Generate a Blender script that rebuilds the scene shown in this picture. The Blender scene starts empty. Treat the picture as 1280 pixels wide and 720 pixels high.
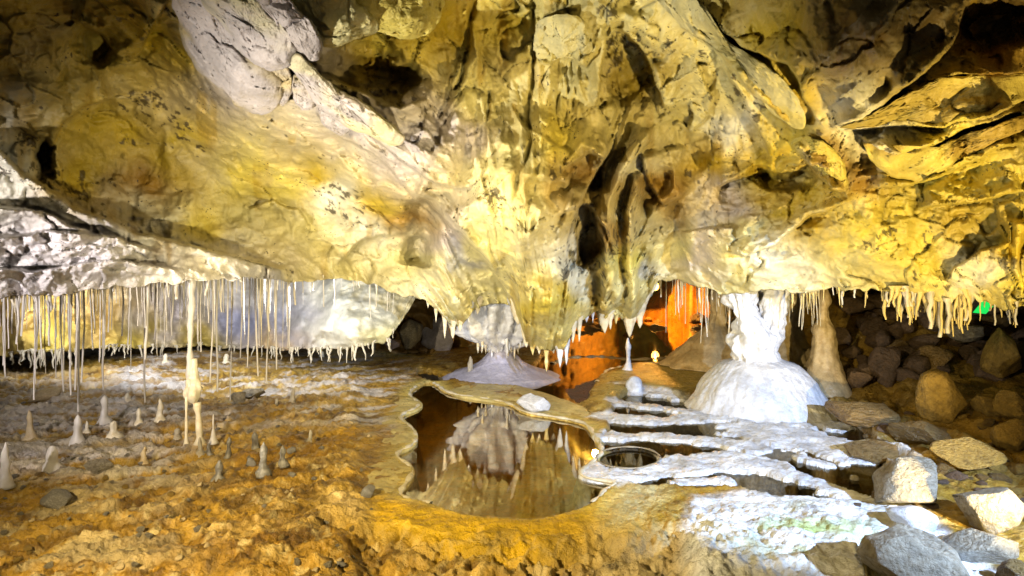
import bpy, bmesh, math, random
import numpy as np
random.seed(7); RNG = np.random.default_rng(7)
R = math.radians
# ------------------------------------------------------------------ camera
F, YH, H = 800.0, 330.0, 1.7          # focal length and horizon row in photograph pixels, eye height in metres
sc = bpy.context.scene
C = sc.collection
cd = bpy.data.cameras.new('camera'); cam = bpy.data.objects.new('camera', cd); C.objects.link(cam)
cam.location = (0, 0, H); cam.rotation_euler = (R(90), 0, 0)
cd.lens = F / 1280 * 36; cd.sensor_width = 36; cd.shift_y = -(360 - YH) / 1280
cd.clip_start = 0.05; cd.clip_end = 200
sc.camera = cam
# ------------------------------------------------------------------ world, exposure
w = bpy.data.worlds.new('World'); sc.world = w; w.use_nodes = True
bg = w.node_tree.nodes['Background']; bg.inputs[0].default_value = (1.0, 0.9, 0.72, 1); bg.inputs[1].default_value = 0.05
sc.view_settings.view_transform = 'Standard'; sc.view_settings.look = 'None'
sc.view_settings.exposure = 0.5; sc.view_settings.gamma = 1
sc.cycles.use_denoising = True
sc.cycles.max_bounces = 6; sc.cycles.diffuse_bounces = 1; sc.cycles.glossy_bounces = 3; sc.cycles.transparent_max_bounces = 8
sc.cycles.caustics_reflective = False; sc.cycles.caustics_refractive = False
sc.cycles.sample_clamp_indirect = 6

def P(px, py, Y):                      # photograph pixel + depth -> point
    return np.array([(px - 640) / F * Y, Y, H - (py - YH) / F * Y])
def G(px, py, z=0.0):                  # photograph pixel on the level ground
    Y = F * (H - z) / (py - YH)
    return np.array([(px - 640) / F * Y, Y, z])

# ------------------------------------------------------------------ lamps of the show cave (floodlights, and a few unseen fill lights added)
def lamp(kind, loc, aim, col, power, radius=0.15, angle=70, blend=0.8, size=None):
    ld = bpy.data.lights.new('flood_and_fill_light', kind); o = bpy.data.objects.new('flood_and_fill_light', ld); C.objects.link(o)
    o.location = loc; ld.color = col; ld.energy = power
    from mathutils import Vector
    o.rotation_euler = (Vector(aim) - Vector(loc)).to_track_quat('-Z', 'Y').to_euler()
    if kind == 'SPOT': ld.spot_size = R(angle); ld.spot_blend = blend; ld.shadow_soft_size = radius
    elif kind == 'POINT': ld.shadow_soft_size = radius
    elif kind == 'AREA': ld.shape = 'RECTANGLE'; ld.size, ld.size_y = size
    return o
WARM, NEUT, COOL, GOLD = (1.0, 0.87, 0.54), (1.0, 0.94, 0.80), (0.70, 0.79, 1.0), (1.0, 0.76, 0.30)
lamp('SPOT', (0.5, 2.3, 0.3), (-2.0, 7.0, 2.2), WARM, 800, 0.05, 60, 1.0)           # ochre vault
lamp('SPOT', (-3.3, 2.5, 0.5), (-0.1, 6.0, 2.5), NEUT, 820, 0.03, 74)             # central pendant
lamp('SPOT', (3.2, 3.0, 0.25), (2.4, 5.6, 2.1), GOLD, 540, 0.03, 105)              # yellow ledge
lamp('SPOT', (3.9, 1.0, 2.1), (1.75, 6.0, 0.0), (.46, .64, 1.0), 1900, 0.03, 48, 0.5)        # cool spot over the white terraces
lamp('AREA', (-4.3, 7.8, 1.34), (-4.1, 11.0, 0.55), (0.86, 0.90, 1.0), 75, size=(4.0, 0.22))   # behind the low ledge, over the straws
lamp('SPOT', (-3.9, 2.0, 1.5), (-3.6, 6.0, 1.45), (1.0, 0.93, 0.95), 420, 0.05, 60)     # unseen fill, raised and aimed to brighten the pale left shelf
lamp('SPOT', (-2.4, 0.4, 2.4), (-0.4, 5.4, 0.0), (1.0, .80, .42), 1000, 0.05, 75)            # unseen fill above and behind the viewer, warm light over the floor
lamp('SPOT', (-0.9, 2.5, 0.2), (0.05, 9.3, 0.75), (1.0, .95, .88), 420, 0.04, 22, .8)             # low beam added to brighten the foot of the pendant
lamp('POINT', tuple(P(819, 358, 18.75)), (0, 0, 0), (1.0, 0.44, 0.07), 230, 0.01) # orange lamp of the far chamber
lamp('POINT', (1.25, 9.6, 1.15), (0, 0, 0), (1.0, 0.66, 0.22), 18, 0.05)         # behind the drapery

# ------------------------------------------------------------------ noise in numpy
def _h(ix, iy, iz, s):
    n = (ix.astype(np.int64) * 374761393 + iy.astype(np.int64) * 668265263 + iz.astype(np.int64) * 2147483647 + s * 974634521) & 0xFFFFFFFF
    n = ((n ^ (n >> 13)) * 1274126177) & 0xFFFFFFFF
    n = ((n ^ (n >> 16)) * 2246822519) & 0xFFFFFFFF
    n = n ^ (n >> 13)
    return (n & 0xFFFFFF) / float(0xFFFFFF)
def vnoise(p, seed=0):
    i = np.floor(p); f = p - i; f = f * f * f * (f * (f * 6 - 15) + 10)
    x, y, z = i[:, 0], i[:, 1], i[:, 2]; r = 0
    for a in (0, 1):
        for b in (0, 1):
            for c in (0, 1):
                wt = (f[:, 0] if a else 1 - f[:, 0]) * (f[:, 1] if b else 1 - f[:, 1]) * (f[:, 2] if c else 1 - f[:, 2])
                r = r + wt * _h(x + a, y + b, z + c, seed)
    return r * 2 - 1
def fbm(p, scale, octv=4, seed=0, gain=0.5, ridged=False):
    r = 0; a = 1; t = 0; q = p * scale
    for k in range(octv):
        n = vnoise(q + 17.3 * k, seed + k)
        if ridged: n = 1 - 2 * np.abs(n)
        r = r + a * n; t += a; a *= gain; q = q * 2.03
    return r / t
def voro(p, seed=0):                   # F1, F2, cell random, vector to the cell centre
    i = np.floor(p); N = len(p)
    f1 = np.full(N, 9.0); f2 = np.full(N, 9.0); cid = np.zeros(N); cv = np.zeros((N, 3))
    for a in (-1, 0, 1):
        for b in (-1, 0, 1):
            for c in (-1, 0, 1):
                gx, gy, gz = i[:, 0] + a, i[:, 1] + b, i[:, 2] + c
                ctr = np.stack([gx + _h(gx, gy, gz, seed), gy + _h(gx, gy, gz, seed + 1), gz + _h(gx, gy, gz, seed + 2)], 1)
                dv = p - ctr; d = np.sqrt((dv ** 2).sum(1))
                m = d < f1
                f2 = np.where(m, f1, np.minimum(f2, d))
                cid = np.where(m, _h(gx, gy, gz, seed + 3), cid); cv = np.where(m[:, None], dv, cv)
                f1 = np.where(m, d, f1)
    return f1, f2, cid, cv
def sm(a, b, x):
    t = np.clip((x - a) / (b - a), 0, 1); return t * t * (3 - 2 * t)
def tps(pts, vals, Q):
    A = np.array(pts, float) / 100; v = np.array(vals, float); n = len(A)
    U = lambda r2: np.where(r2 > 1e-12, 0.5 * r2 * np.log(r2 + 1e-12), 0)
    K = U(((A[:, None] - A[None]) ** 2).sum(2)) + np.eye(n) * 0.02
    Pm = np.c_[np.ones(n), A]; M = np.zeros((n + 3, n + 3)); M[:n, :n] = K; M[:n, n:] = Pm; M[n:, :n] = Pm.T
    sol = np.linalg.solve(M, np.r_[v, 0, 0, 0]); q = Q / 100; out = sol[n] + q @ sol[n + 1:]
    for k in range(n): out = out + sol[k] * U(((q - A[k]) ** 2).sum(1))
    return out
def polydist(Q, pts):                  # distance, side (+ = right hand when walking the line in the picture), fraction along
    pts = np.array(pts, float); N = len(Q); d = np.full(N, 1e9); s = np.zeros(N); u = np.zeros(N)
    L = np.r_[0, np.cumsum(np.linalg.norm(np.diff(pts, axis=0), axis=1))]
    for k in range(len(pts) - 1):
        a, b = pts[k], pts[k + 1]; ab = b - a; l2 = (ab ** 2).sum()
        t = np.clip(((Q - a) @ ab) / l2, 0, 1); v = Q - a - t[:, None] * ab; dd = np.sqrt((v ** 2).sum(1))
        m = dd < d
        cr = (Q[:, 0] - a[0]) * (-ab[1]) + (Q[:, 1] - a[1]) * ab[0]
        d = np.where(m, dd, d); s = np.where(m, np.sign(cr), s); u = np.where(m, (L[k] + t * math.sqrt(l2)) / L[-1], u)
    return d, s, u
def inpoly(Q, pts):
    x, y = Q[:, 0], Q[:, 1]; r = np.zeros(len(Q), bool); n = len(pts)
    for k in range(n):
        x1, y1 = pts[k]; x2, y2 = pts[(k + 1) % n]
        c = (y1 > y) != (y2 > y)
        xi = (x2 - x1) * (y - y1) / ((y2 - y1) if y2 != y1 else 1e-9) + x1
        r ^= c & (x < xi)
    return r
def sdpoly(Q, pts):                    # signed distance, negative inside
    pts = [tuple(p) for p in pts]
    d, _, _ = polydist(Q, pts + [pts[0]])
    return np.where(inpoly(Q, pts), -d, d)

def smoothpoly(p, it=2):
    for _ in range(it):
        n = len(p); p = [q for i in range(n) for q in ((p[i][0] * .75 + p[(i + 1) % n][0] * .25, p[i][1] * .75 + p[(i + 1) % n][1] * .25), (p[i][0] * .25 + p[(i + 1) % n][0] * .75, p[i][1] * .25 + p[(i + 1) % n][1] * .75))]
    return p

# ------------------------------------------------------------------ materials
def nd(t, kind, loc=None, **kw):
    n = t.nodes.new(kind)
    for k, v in kw.items(): setattr(n, k, v)
    return n
def rock_mat(name, base=None, rough=(0.45, 0.85), bump=0.35, bscale=9.0, var=0.35, speck=0.0, bdist=0.05, tint=None, translucent=0.0, fine=60.0):
    m = bpy.data.materials.new(name); m.use_nodes = True; t = m.node_tree; L = t.links
    bs = t.nodes['Principled BSDF']; out = t.nodes['Material Output']
    tc = nd(t, 'ShaderNodeTexCoord'); co = tc.outputs['Object']
    n1 = nd(t, 'ShaderNodeTexNoise'); n1.inputs['Scale'].default_value = bscale * 0.35; n1.inputs['Detail'].default_value = 8; n1.inputs['Roughness'].default_value = 0.62
    n2 = nd(t, 'ShaderNodeTexNoise'); n2.inputs['Scale'].default_value = bscale; n2.inputs['Detail'].default_value = 10; n2.inputs['Roughness'].default_value = 0.6
    n3 = nd(t, 'ShaderNodeTexNoise'); n3.inputs['Scale'].default_value = fine; n3.inputs['Detail'].default_value = 4
    for n in (n1, n2, n3): L.new(co, n.inputs['Vector'])
    if base is None:
        at = nd(t, 'ShaderNodeAttribute'); at.attribute_name = 'Col'; colour = at.outputs['Color']
    else:
        rg = nd(t, 'ShaderNodeRGB'); rg.outputs[0].default_value = (*base, 1); colour = rg.outputs[0]
    mr = nd(t, 'ShaderNodeMapRange'); mr.inputs[1].default_value = 0.3; mr.inputs[2].default_value = 0.7
    mr.inputs[3].default_value = 1 - var; mr.inputs[4].default_value = 1 + var * 0.8; L.new(n1.outputs['Fac'], mr.inputs[0])
    mx = nd(t, 'ShaderNodeMix', data_type='RGBA', blend_type='MULTIPLY'); mx.inputs[0].default_value = 1
    L.new(colour, mx.inputs[6]); L.new(mr.outputs[0], mx.inputs[7]); colour = mx.outputs[2]
    if tint is not None:
        rr = nd(t, 'ShaderNodeMapRange'); rr.inputs[1].default_value = 0.48; rr.inputs[2].default_value = 0.68; L.new(n2.outputs['Fac'], rr.inputs[0])
        sc_ = nd(t, 'ShaderNodeMath', operation='MULTIPLY'); sc_.inputs[1].default_value = 0.55; L.new(rr.outputs[0], sc_.inputs[0])
        m2 = nd(t, 'ShaderNodeMix', data_type='RGBA'); L.new(sc_.outputs[0], m2.inputs[0]); L.new(colour, m2.inputs[6]); m2.inputs[7].default_value = (*tint, 1); colour = m2.outputs[2]
    if speck > 0:
        vs = nd(t, 'ShaderNodeTexNoise'); vs.inputs['Scale'].default_value = 34; vs.inputs['Detail'].default_value = 3; L.new(co, vs.inputs['Vector'])
        ml = nd(t, 'ShaderNodeMath', operation='MULTIPLY'); L.new(vs.outputs['Fac'], ml.inputs[0]); L.new(n1.outputs['Fac'], ml.inputs[1])
        r2 = nd(t, 'ShaderNodeMapRange'); r2.inputs[1].default_value = 0.385; r2.inputs[2].default_value = 0.41; r2.inputs[4].default_value = speck; L.new(ml.outputs[0], r2.inputs[0])
        m3 = nd(t, 'ShaderNodeMix', data_type='RGBA'); L.new(r2.outputs[0], m3.inputs[0]); L.new(colour, m3.inputs[6]); m3.inputs[7].default_value = (0.03, 0.02, 0.012, 1); colour = m3.outputs[2]
    L.new(colour, bs.inputs['Base Color'])
    ro = nd(t, 'ShaderNodeMapRange'); ro.inputs[1].default_value = 0.35; ro.inputs[2].default_value = 0.65; ro.inputs[3].default_value = rough[0]; ro.inputs[4].default_value = rough[1]
    L.new(n2.outputs['Fac'], ro.inputs[0]); L.new(ro.outputs[0], bs.inputs['Roughness'])
    ad = nd(t, 'ShaderNodeMath', operation='MULTIPLY_ADD'); L.new(n3.outputs['Fac'], ad.inputs[0]); ad.inputs[1].default_value = 0.18; L.new(n2.outputs['Fac'], ad.inputs[2])
    bp = nd(t, 'ShaderNodeBump'); bp.inputs['Strength'].default_value = bump; bp.inputs['Distance'].default_value = bdist
    L.new(ad.outputs[0], bp.inputs['Height']); L.new(bp.outputs[0], bs.inputs['Normal'])
    if translucent > 0:
        tr = nd(t, 'ShaderNodeBsdfTranslucent'); L.new(colour, tr.inputs[0])
        ms = nd(t, 'ShaderNodeMixShader'); ms.inputs[0].default_value = translucent
        L.new(bs.outputs[0], ms.inputs[1]); L.new(tr.outputs[0], ms.inputs[2]); L.new(ms.outputs[0], out.inputs[0])
    return m
def water_mat(name, tint, ior=1.5, ripple=0.02, gain=1.0):
    m = bpy.data.materials.new(name); m.use_nodes = True; t = m.node_tree; L = t.links
    for n in list(t.nodes):
        if n.type != 'OUTPUT_MATERIAL': t.nodes.remove(n)
    out = t.nodes['Material Output']
    tr = nd(t, 'ShaderNodeBsdfTransparent'); tr.inputs[0].default_value = (*tint, 1)
    gl = nd(t, 'ShaderNodeBsdfGlossy'); gl.inputs['Roughness'].default_value = 0.02; gl.inputs['Color'].default_value = (1, .93, .74, 1)
    fr = nd(t, 'ShaderNodeFresnel'); fr.inputs[0].default_value = ior
    no = nd(t, 'ShaderNodeTexNoise'); no.inputs['Scale'].default_value = 5; no.inputs['Detail'].default_value = 2
    tc = nd(t, 'ShaderNodeTexCoord'); L.new(tc.outputs['Object'], no.inputs['Vector'])
    bp = nd(t, 'ShaderNodeBump'); bp.inputs['Strength'].default_value = ripple; bp.inputs['Distance'].default_value = 0.05
    L.new(no.outputs['Fac'], bp.inputs['Height']); L.new(bp.outputs[0], gl.inputs['Normal'])
    fm = nd(t, 'ShaderNodeMath', operation='MULTIPLY'); fm.use_clamp = True; fm.inputs[1].default_value = gain; L.new(fr.outputs[0], fm.inputs[0])
    ms = nd(t, 'ShaderNodeMixShader'); L.new(fm.outputs[0], ms.inputs[0]); L.new(tr.outputs[0], ms.inputs[1]); L.new(gl.outputs[0], ms.inputs[2])
    L.new(ms.outputs[0], out.inputs[0]); return m
def emit_mat(name, col, s):
    m = bpy.data.materials.new(name); m.use_nodes = True; t = m.node_tree
    bs = t.nodes['Principled BSDF']; bs.inputs['Base Color'].default_value = (*col, 1)
    bs.inputs['Emission Color'].default_value = (*col, 1); bs.inputs['Emission Strength'].default_value = s; return m
M = {
 'ceiling': rock_mat('ceiling_rock', bump=0.75, bscale=7, var=0.34, speck=0.85, rough=(0.28, 0.7)),
 'floor': rock_mat('floor_rock', bump=0.9, bscale=13, var=0.45, rough=(0.2, 0.65), bdist=0.05),
 'back': rock_mat('back_rock', bump=0.6, bscale=6, var=0.4, rough=(0.4, 0.8)),
 'white': rock_mat('white_calcite', (0.70, 0.70, 0.72), rough=(0.22, 0.55), bump=0.7, bscale=16, var=0.28, bdist=0.03, tint=(.46, .43, .40)),
 'cream': rock_mat('cream_calcite', (0.70, 0.62, 0.45), rough=(0.25, 0.6), bump=0.45, bscale=16, var=0.25, bdist=0.03, tint=(0.5, 0.36, 0.13)),
 'lilac': rock_mat('lilac_calcite', (0.40, 0.38, 0.47), rough=(0.3, 0.6), bump=0.5, bscale=18, var=0.3, bdist=0.03, tint=(0.55, 0.52, 0.55)),
 'straw': rock_mat('straw_calcite', (0.82, 0.76, 0.66), rough=(0.25, 0.5), bump=0.15, bscale=30, var=0.15, bdist=0.01, translucent=0.35),
 'yellow': rock_mat('yellow_calcite', (0.68, 0.54, 0.22), rough=(0.25, 0.5), bump=0.3, bscale=20, var=0.25, bdist=0.02, tint=(0.45, 0.26, 0.05)),
 'tan': rock_mat('tan_calcite', (0.50, 0.38, 0.20), rough=(0.3, 0.6), bump=0.5, bscale=16, var=0.3, bdist=0.03, tint=(0.3, 0.18, 0.06)),
 'grey': rock_mat('grey_calcite', (0.15, 0.135, 0.115), rough=(0.35, 0.7), bump=0.5, bscale=20, var=0.4, bdist=0.03, tint=(0.5, 0.47, 0.42)),
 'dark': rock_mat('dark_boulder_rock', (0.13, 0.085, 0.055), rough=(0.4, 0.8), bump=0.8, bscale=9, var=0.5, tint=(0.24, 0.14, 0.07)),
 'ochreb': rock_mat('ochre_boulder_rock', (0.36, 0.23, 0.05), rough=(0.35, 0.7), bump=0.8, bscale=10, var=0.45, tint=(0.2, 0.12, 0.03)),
 'paleb': rock_mat('pale_boulder_rock', (0.38, 0.33, 0.24), rough=(0.25, 0.65), bump=1.0, bscale=9, var=0.5, tint=(0.20, 0.14, 0.06), speck=.8),
 'mud': rock_mat('muddy_stone', (0.24, 0.15, 0.05), rough=(0.2, 0.6), bump=1.0, bscale=10, var=0.5, tint=(0.36, 0.25, 0.1), speck=.6),
 'pad': rock_mat('tan_rimstone', (0.56, 0.45, 0.17), rough=(0.3, 0.6), bump=0.6, bscale=14, var=0.35, bdist=0.03, tint=(0.40, 0.27, 0.08), speck=.7),
 'water': water_mat('pool_water', (0.93, 0.86, 0.70), 1.5, 0.008, 2.0),
 'gour': water_mat('gour_water', (0.6, 0.58, 0.52), 1.25, 0.01),
 'orange': emit_mat('orange_bulb_glass', (1.0, 0.55, 0.09), 6),
 'green': emit_mat('green_lamp_glass', (0.01, 0.55, 0.08), 1.0),
 'metal': rock_mat('lamp_housing_metal', (0.05, 0.05, 0.05), bump=0.05, var=0.1),
}
# ------------------------------------------------------------------ object helpers
def mesh(name, V, Fc, cols=None, smooth=True):
    me = bpy.data.meshes.new(name); me.from_pydata(np.asarray(V, float).tolist(), [], Fc if isinstance(Fc, list) else Fc.tolist())
    if smooth: me.polygons.foreach_set('use_smooth', np.ones(len(me.polygons), bool))
    if cols is not None:
        a = me.color_attributes.new('Col', 'FLOAT_COLOR', 'POINT')
        a.data.foreach_set('color', np.c_[cols, np.ones(len(cols))].astype(np.float32).ravel())
    me.update(); return me
def obj(name, me, mat=None, parent=None, loc=(0, 0, 0)):
    o = bpy.data.objects.new(name, me); C.objects.link(o); o.location = loc
    if mat and not len(me.materials): me.materials.append(M[mat] if isinstance(mat, str) else mat)
    if parent: o.parent = parent
    return o
def tag(o, label, cat, group=None):
    o['label'] = label; o['category'] = cat
    if group: o['group'] = group
    return o
def empty(name, loc, label, cat, group=None):
    o = bpy.data.objects.new(name, None); C.objects.link(o); o.location = tuple(loc); return tag(o, label, cat, group)
def gridfaces(nr, nc):
    i = np.arange(nr * nc).reshape(nr, nc)
    return np.stack([i[:-1, :-1], i[1:, :-1], i[1:, 1:], i[:-1, 1:]], -1).reshape(-1, 4)
def idw(Q, ctl, power=3.0):
    num = 0; den = 0
    for x, y, c in ctl:
        wt = 1 / ((((Q[:, 0] - x) ** 2 + ((Q[:, 1] - y) * 1.2) ** 2) / 1e4 + 0.02) ** (power / 2))
        num = num + wt[:, None] * np.array(c); den = den + wt
    return num / den[:, None]

# ================================================================== the ceiling
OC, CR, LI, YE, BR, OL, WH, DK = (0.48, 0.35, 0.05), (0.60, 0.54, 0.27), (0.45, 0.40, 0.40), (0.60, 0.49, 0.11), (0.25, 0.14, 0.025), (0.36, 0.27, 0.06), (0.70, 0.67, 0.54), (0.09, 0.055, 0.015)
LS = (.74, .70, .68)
brim_pts = [(-400, 380), (-200, 376), (0, 372), (60, 372), (130, 363), (200, 352), (300, 349), (370, 353), (440, 349), (490, 366), (530, 376), (552, 392), (566, 410), (578, 404), (592, 388), (615, 380), (638, 382), (650, 400), (658, 430), (672, 438), (690, 442), (704, 438), (713, 420), (724, 404), (738, 394), (748, 388), (757, 402), (766, 394), (776, 396), (788, 406), (798, 392), (808, 370), (822, 350), (850, 352), (880, 360), (905, 370), (950, 362), (990, 366), (1040, 360), (1110, 364), (1150, 370), (1185, 380), (1200, 366), (1230, 378), (1255, 388), (1280, 380), (1480, 384), (1700, 390)]
depth_ctl = [
 (-400,-120,2.6),(-200,-120,3.1),(0,-120,3.3),(250,-120,3.2),(450,-120,3.4),(640,-120,3.7),(800,-120,3.7),(1000,-120,3.0),(1200,-120,2.9),(1480,-120,2.7),(1700,-120,2.3),
 (-300,0,3.3),(0,0,4.5),(150,0,4.9),(250,0,4.5),(350,0,4.3),(500,0,4.7),(640,0,5.0),(780,0,5.1),(900,0,4.6),(1000,0,4.0),(1100,0,3.8),(1200,0,4.0),(1280,0,4.2),(1500,0,3.4),
 (-250,100,3.8),(0,100,5.0),(100,100,5.6),(220,100,5.9),(300,100,5.1),(400,100,4.9),(500,100,5.4),(640,100,5.7),(780,100,6.0),(880,100,5.9),(960,100,5.0),(1050,100,4.4),(1150,100,4.8),(1280,100,4.8),(1500,100,3.9),
 (-200,200,4.2),(0,200,5.2),(100,200,6.2),(250,200,6.8),(400,200,6.8),(480,200,6.2),(560,200,5.7),(650,200,5.9),(780,200,6.6),(880,200,6.8),(960,200,6.4),(1050,200,5.4),(1150,200,5.5),(1280,200,5.1),(1500,200,4.2),
 (-200,300,4.1),(0,300,5.0),(100,300,5.5),(200,300,6.3),(300,300,7.1),(400,300,7.7),(500,300,7.9),(580,300,7.2),(650,300,6.6),(720,300,7.3),(800,300,7.5),(900,300,6.8),(1000,300,6.4),(1100,300,6.0),(1200,300,5.6),(1280,300,5.2),(1500,300,4.3),
 (-200,365,4.1),(0,365,4.8),(100,365,5.3),(240,360,5.9),(350,360,6.7),(430,360,7.6),(500,370,8.4),(560,380,8.3),(620,375,8.9),(680,380,7.7),(710,380,8.0),(760,380,8.3),(830,365,8.2),(900,365,7.2),(1000,365,6.8),(1100,365,6.3),(1200,365,5.8),(1280,365,5.4),(1500,365,4.5),
 (560,440,8.8),(620,440,9.1),(700,440,8.3),(760,440,8.8)]
colour_ctl = [  # mineral tones mixed with light and recess shade painted into the colour
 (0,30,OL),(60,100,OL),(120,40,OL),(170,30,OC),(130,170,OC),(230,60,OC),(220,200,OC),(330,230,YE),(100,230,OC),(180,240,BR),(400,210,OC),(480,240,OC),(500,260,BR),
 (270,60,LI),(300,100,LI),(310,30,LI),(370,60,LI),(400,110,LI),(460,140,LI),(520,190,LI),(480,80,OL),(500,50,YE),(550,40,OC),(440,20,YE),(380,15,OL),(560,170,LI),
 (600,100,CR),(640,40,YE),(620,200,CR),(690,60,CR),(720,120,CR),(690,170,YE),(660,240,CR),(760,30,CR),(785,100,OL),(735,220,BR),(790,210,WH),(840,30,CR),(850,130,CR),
 (900,150,WH),(880,200,OC),(910,70,CR),(940,50,OC),(980,40,OC),(960,110,YE),(1000,120,OC),(1060,60,BR),(1130,60,DK),(1180,30,DK),(1250,30,DK),(1240,80,BR),(1060,130,WH),(1130,130,OL),  # upper right shade and a white wet glint painted in
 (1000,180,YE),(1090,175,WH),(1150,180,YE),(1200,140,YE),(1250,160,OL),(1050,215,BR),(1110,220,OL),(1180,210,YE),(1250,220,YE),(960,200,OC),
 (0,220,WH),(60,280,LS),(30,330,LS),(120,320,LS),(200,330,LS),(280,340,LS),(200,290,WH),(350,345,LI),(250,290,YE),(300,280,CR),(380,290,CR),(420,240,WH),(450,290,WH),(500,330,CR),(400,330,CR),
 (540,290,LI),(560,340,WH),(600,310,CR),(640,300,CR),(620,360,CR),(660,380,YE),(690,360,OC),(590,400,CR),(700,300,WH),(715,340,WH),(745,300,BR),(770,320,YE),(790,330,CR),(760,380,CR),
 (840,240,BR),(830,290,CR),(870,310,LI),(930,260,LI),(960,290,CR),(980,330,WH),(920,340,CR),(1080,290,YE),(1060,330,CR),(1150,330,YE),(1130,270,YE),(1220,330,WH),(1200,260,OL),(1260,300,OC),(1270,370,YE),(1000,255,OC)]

ledges = [
 ([(656,432),(638,375),(608,328),(578,292),(545,258)], .24, 130),
 ([(775,165),(745,215),(722,262),(711,300),(711,350),(716,405)], .22, 90),
   # (polyline, metres proud, pixels over which it dies away); right-hand side walking the line stands nearer
 ([(587,232),(547,227),(517,213),(494,197),(477,180),(462,167),(427,152),(405,137)], .26, 90),
 ([(530,258),(510,240),(490,212),(460,188),(425,172)], .18, 40),
 ([(560,300),(548,268),(530,246),(512,236)], .16, 40),
 ([(620,345),(600,322),(580,302),(556,282),(545,258)], .22, 60),
 ([(540,52),(527,40),(500,46),(470,42),(445,45),(427,57),(398,60)], .24, 60),
 ([(395,92),(430,105),(470,125),(500,132),(535,118)], .20, 40),
 ([(735,84),(712,72),(700,72),(680,82),(666,76)], .13, 60),
 ([(827,150),(826,115),(815,85),(800,55),(785,38),(770,34),(757,45),(750,90),(750,145)], .22, 60),
 ([(760,198),(735,191),(716,204),(711,238)], .20, 50),
 ([(1000,165),(975,150),(945,120),(920,85),(890,55),(850,33)], .26, 80),
 ([(1035,163),(1020,150),(1005,125),(1000,100),(985,80),(940,65),(905,40),(883,8)], .16, 60),
 ([(1212,-10),(1195,40),(1180,65),(1150,90),(1110,125),(1080,145),(1035,162)], .38, 90),
 ([(1290,92),(1240,94),(1200,95),(1160,102),(1128,128)], .26, 50),
 ([(1285,124),(1220,152),(1180,160),(1130,155),(1080,160),(1035,164)], .16, 30),
 ([(1062,242),(1040,236),(1020,215),(1000,190),(983,174)], .22, 50),
 ([(1285,134),(1190,172),(1140,192),(1120,196),(1090,186),(1072,168)], .26, 50),
 ([(1285,176),(1240,190),(1210,205),(1170,222),(1130,232),(1080,236)], .20, 36),
 ([(962,206),(955,180),(940,150),(925,110),(905,80)], .22, 50),
 ([(1030,230),(1010,213),(960,211),(910,226),(888,238)], .24, 50),
 ([(1072,250),(1010,270),(985,290),(965,311),(930,318),(903,310)], .20, 40),
 ([(850,292),(890,283),(925,288)], .12, 30),
 ([(1285,236),(1230,250),(1190,256),(1150,262)], .18, 40),
 ([(1265,300),(1230,312),(1195,330),(1180,352)], -.14, 40),
 ([(-60,168),(0,190),(30,215),(60,230),(90,255),(140,275),(165,290),(190,290),(230,305),(290,320),(330,328),(368,342)], .34, 80),
 ([(-40,300),(40,296),(90,286),(150,300),(210,318)], .12, 26),
 ([(-40,340),(50,336),(110,326),(170,330),(240,338)], .10, 22),
 ([(-40,255),(30,262),(80,275),(120,290)], .14, 24),
 ([(152,76),(130,44),(88,22)], .22, 60),
 ([(142,116),(110,130),(85,150),(60,188)], .18, 60),
 ([(212,-5),(190,35),(175,64),(156,78)], .16, 60),
 ([(420,330),(450,300),(500,292),(540,300)], -.10, 50),
 ([(300,262),(340,252),(372,262),(390,285)], .06, 40),
 ([(690,268),(720,262),(725,280),(720,310),(712,340)], -.16, 40),
 ([(770,322),(758,285),(742,262),(730,256),(724,262),(722,292),(719,330)], .26, 40),
 ([(830,262),(815,235),(806,205),(802,188)], .20, 40),
 ([(640,128),(655,160),(690,175),(712,190)], .07, 50),
 ([(590,20),(600,60),(612,100)], .06, 40),
 ([(870,70),(890,120),(880,150),(860,170)], .08, 40),
]
ridges = [  # (polyline, width px, metres nearer; negative = groove)
 ([(664,-20),(665,60),(664,130),(660,180),(650,220),(644,262)], 3.0, -.10),
 ([(592,-10),(585,50),(577,90),(560,125),(545,150)], 4.0, -.10),
 ([(566,92),(555,125),(545,148)], 2.5, -.05), ([(580,108),(562,140),(550,160)], 2.5, -.05),
 ([(611,108),(608,140),(603,180),(600,212)], 2.6, -.06),
 ([(818,152),(795,185),(775,215),(765,245),(760,300),(766,350),(770,388)], 9, .26),
 ([(800,210),(790,250),(788,300),(788,350),(790,400)], 7, .24),
 ([(745,260),(757,300),(756,340),(757,396)], 6, .18),
 ([(690,250),(668,300),(655,350),(662,400),(672,436)], 26, .16),
 ([(720,240),(705,290),(690,340),(680,390),(690,440)], 15, .14),
 ([(640,300),(650,350),(655,400),(660,430)], 10, .08),
 ([(712,330),(705,370),(700,430)], 9, .10),
 ([(560,370),(585,390),(600,414)], 16, .12), ([(600,340),(615,380),(625,416)], 14, .10),
 ([(530,240),(560,290),(575,330),(600,350)], 9, -.10),
 ([(522,245),(530,285),(522,335)], 17, -.34),
 ([(845,250),(842,300),(850,340)], 14, -.12),
 ([(905,82),(890,105),(872,130)], 3, -.05),
 ([(1030,2),(1042,25),(1048,45)], 4, -.07), ([(980,42),(995,38),(1010,50),(1022,64)], 3, -.05),
 ([(185,195),(160,240),(165,280)], 14, -.05), ([(210,150),(195,190),(200,240)], 9, -.04), ([(372,150),(370,185),(362,205)], 3, -.03),
 ([(200,160),(240,150),(275,138)], 3, -.03), ([(290,190),(300,215)], 2.5, -.03), ([(225,180),(215,195)],2.5,-.03),
 ([(1270,270),(1272,330),(1275,380)], 10, .12),
 ([(700,110),(698,140),(703,165)], 2.5, -.05), ([(712,106),(712,135),(708,160)], 2.5, -.05), ([(722,104),(720,130),(716,150)], 2.5, -.05),
]
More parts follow.
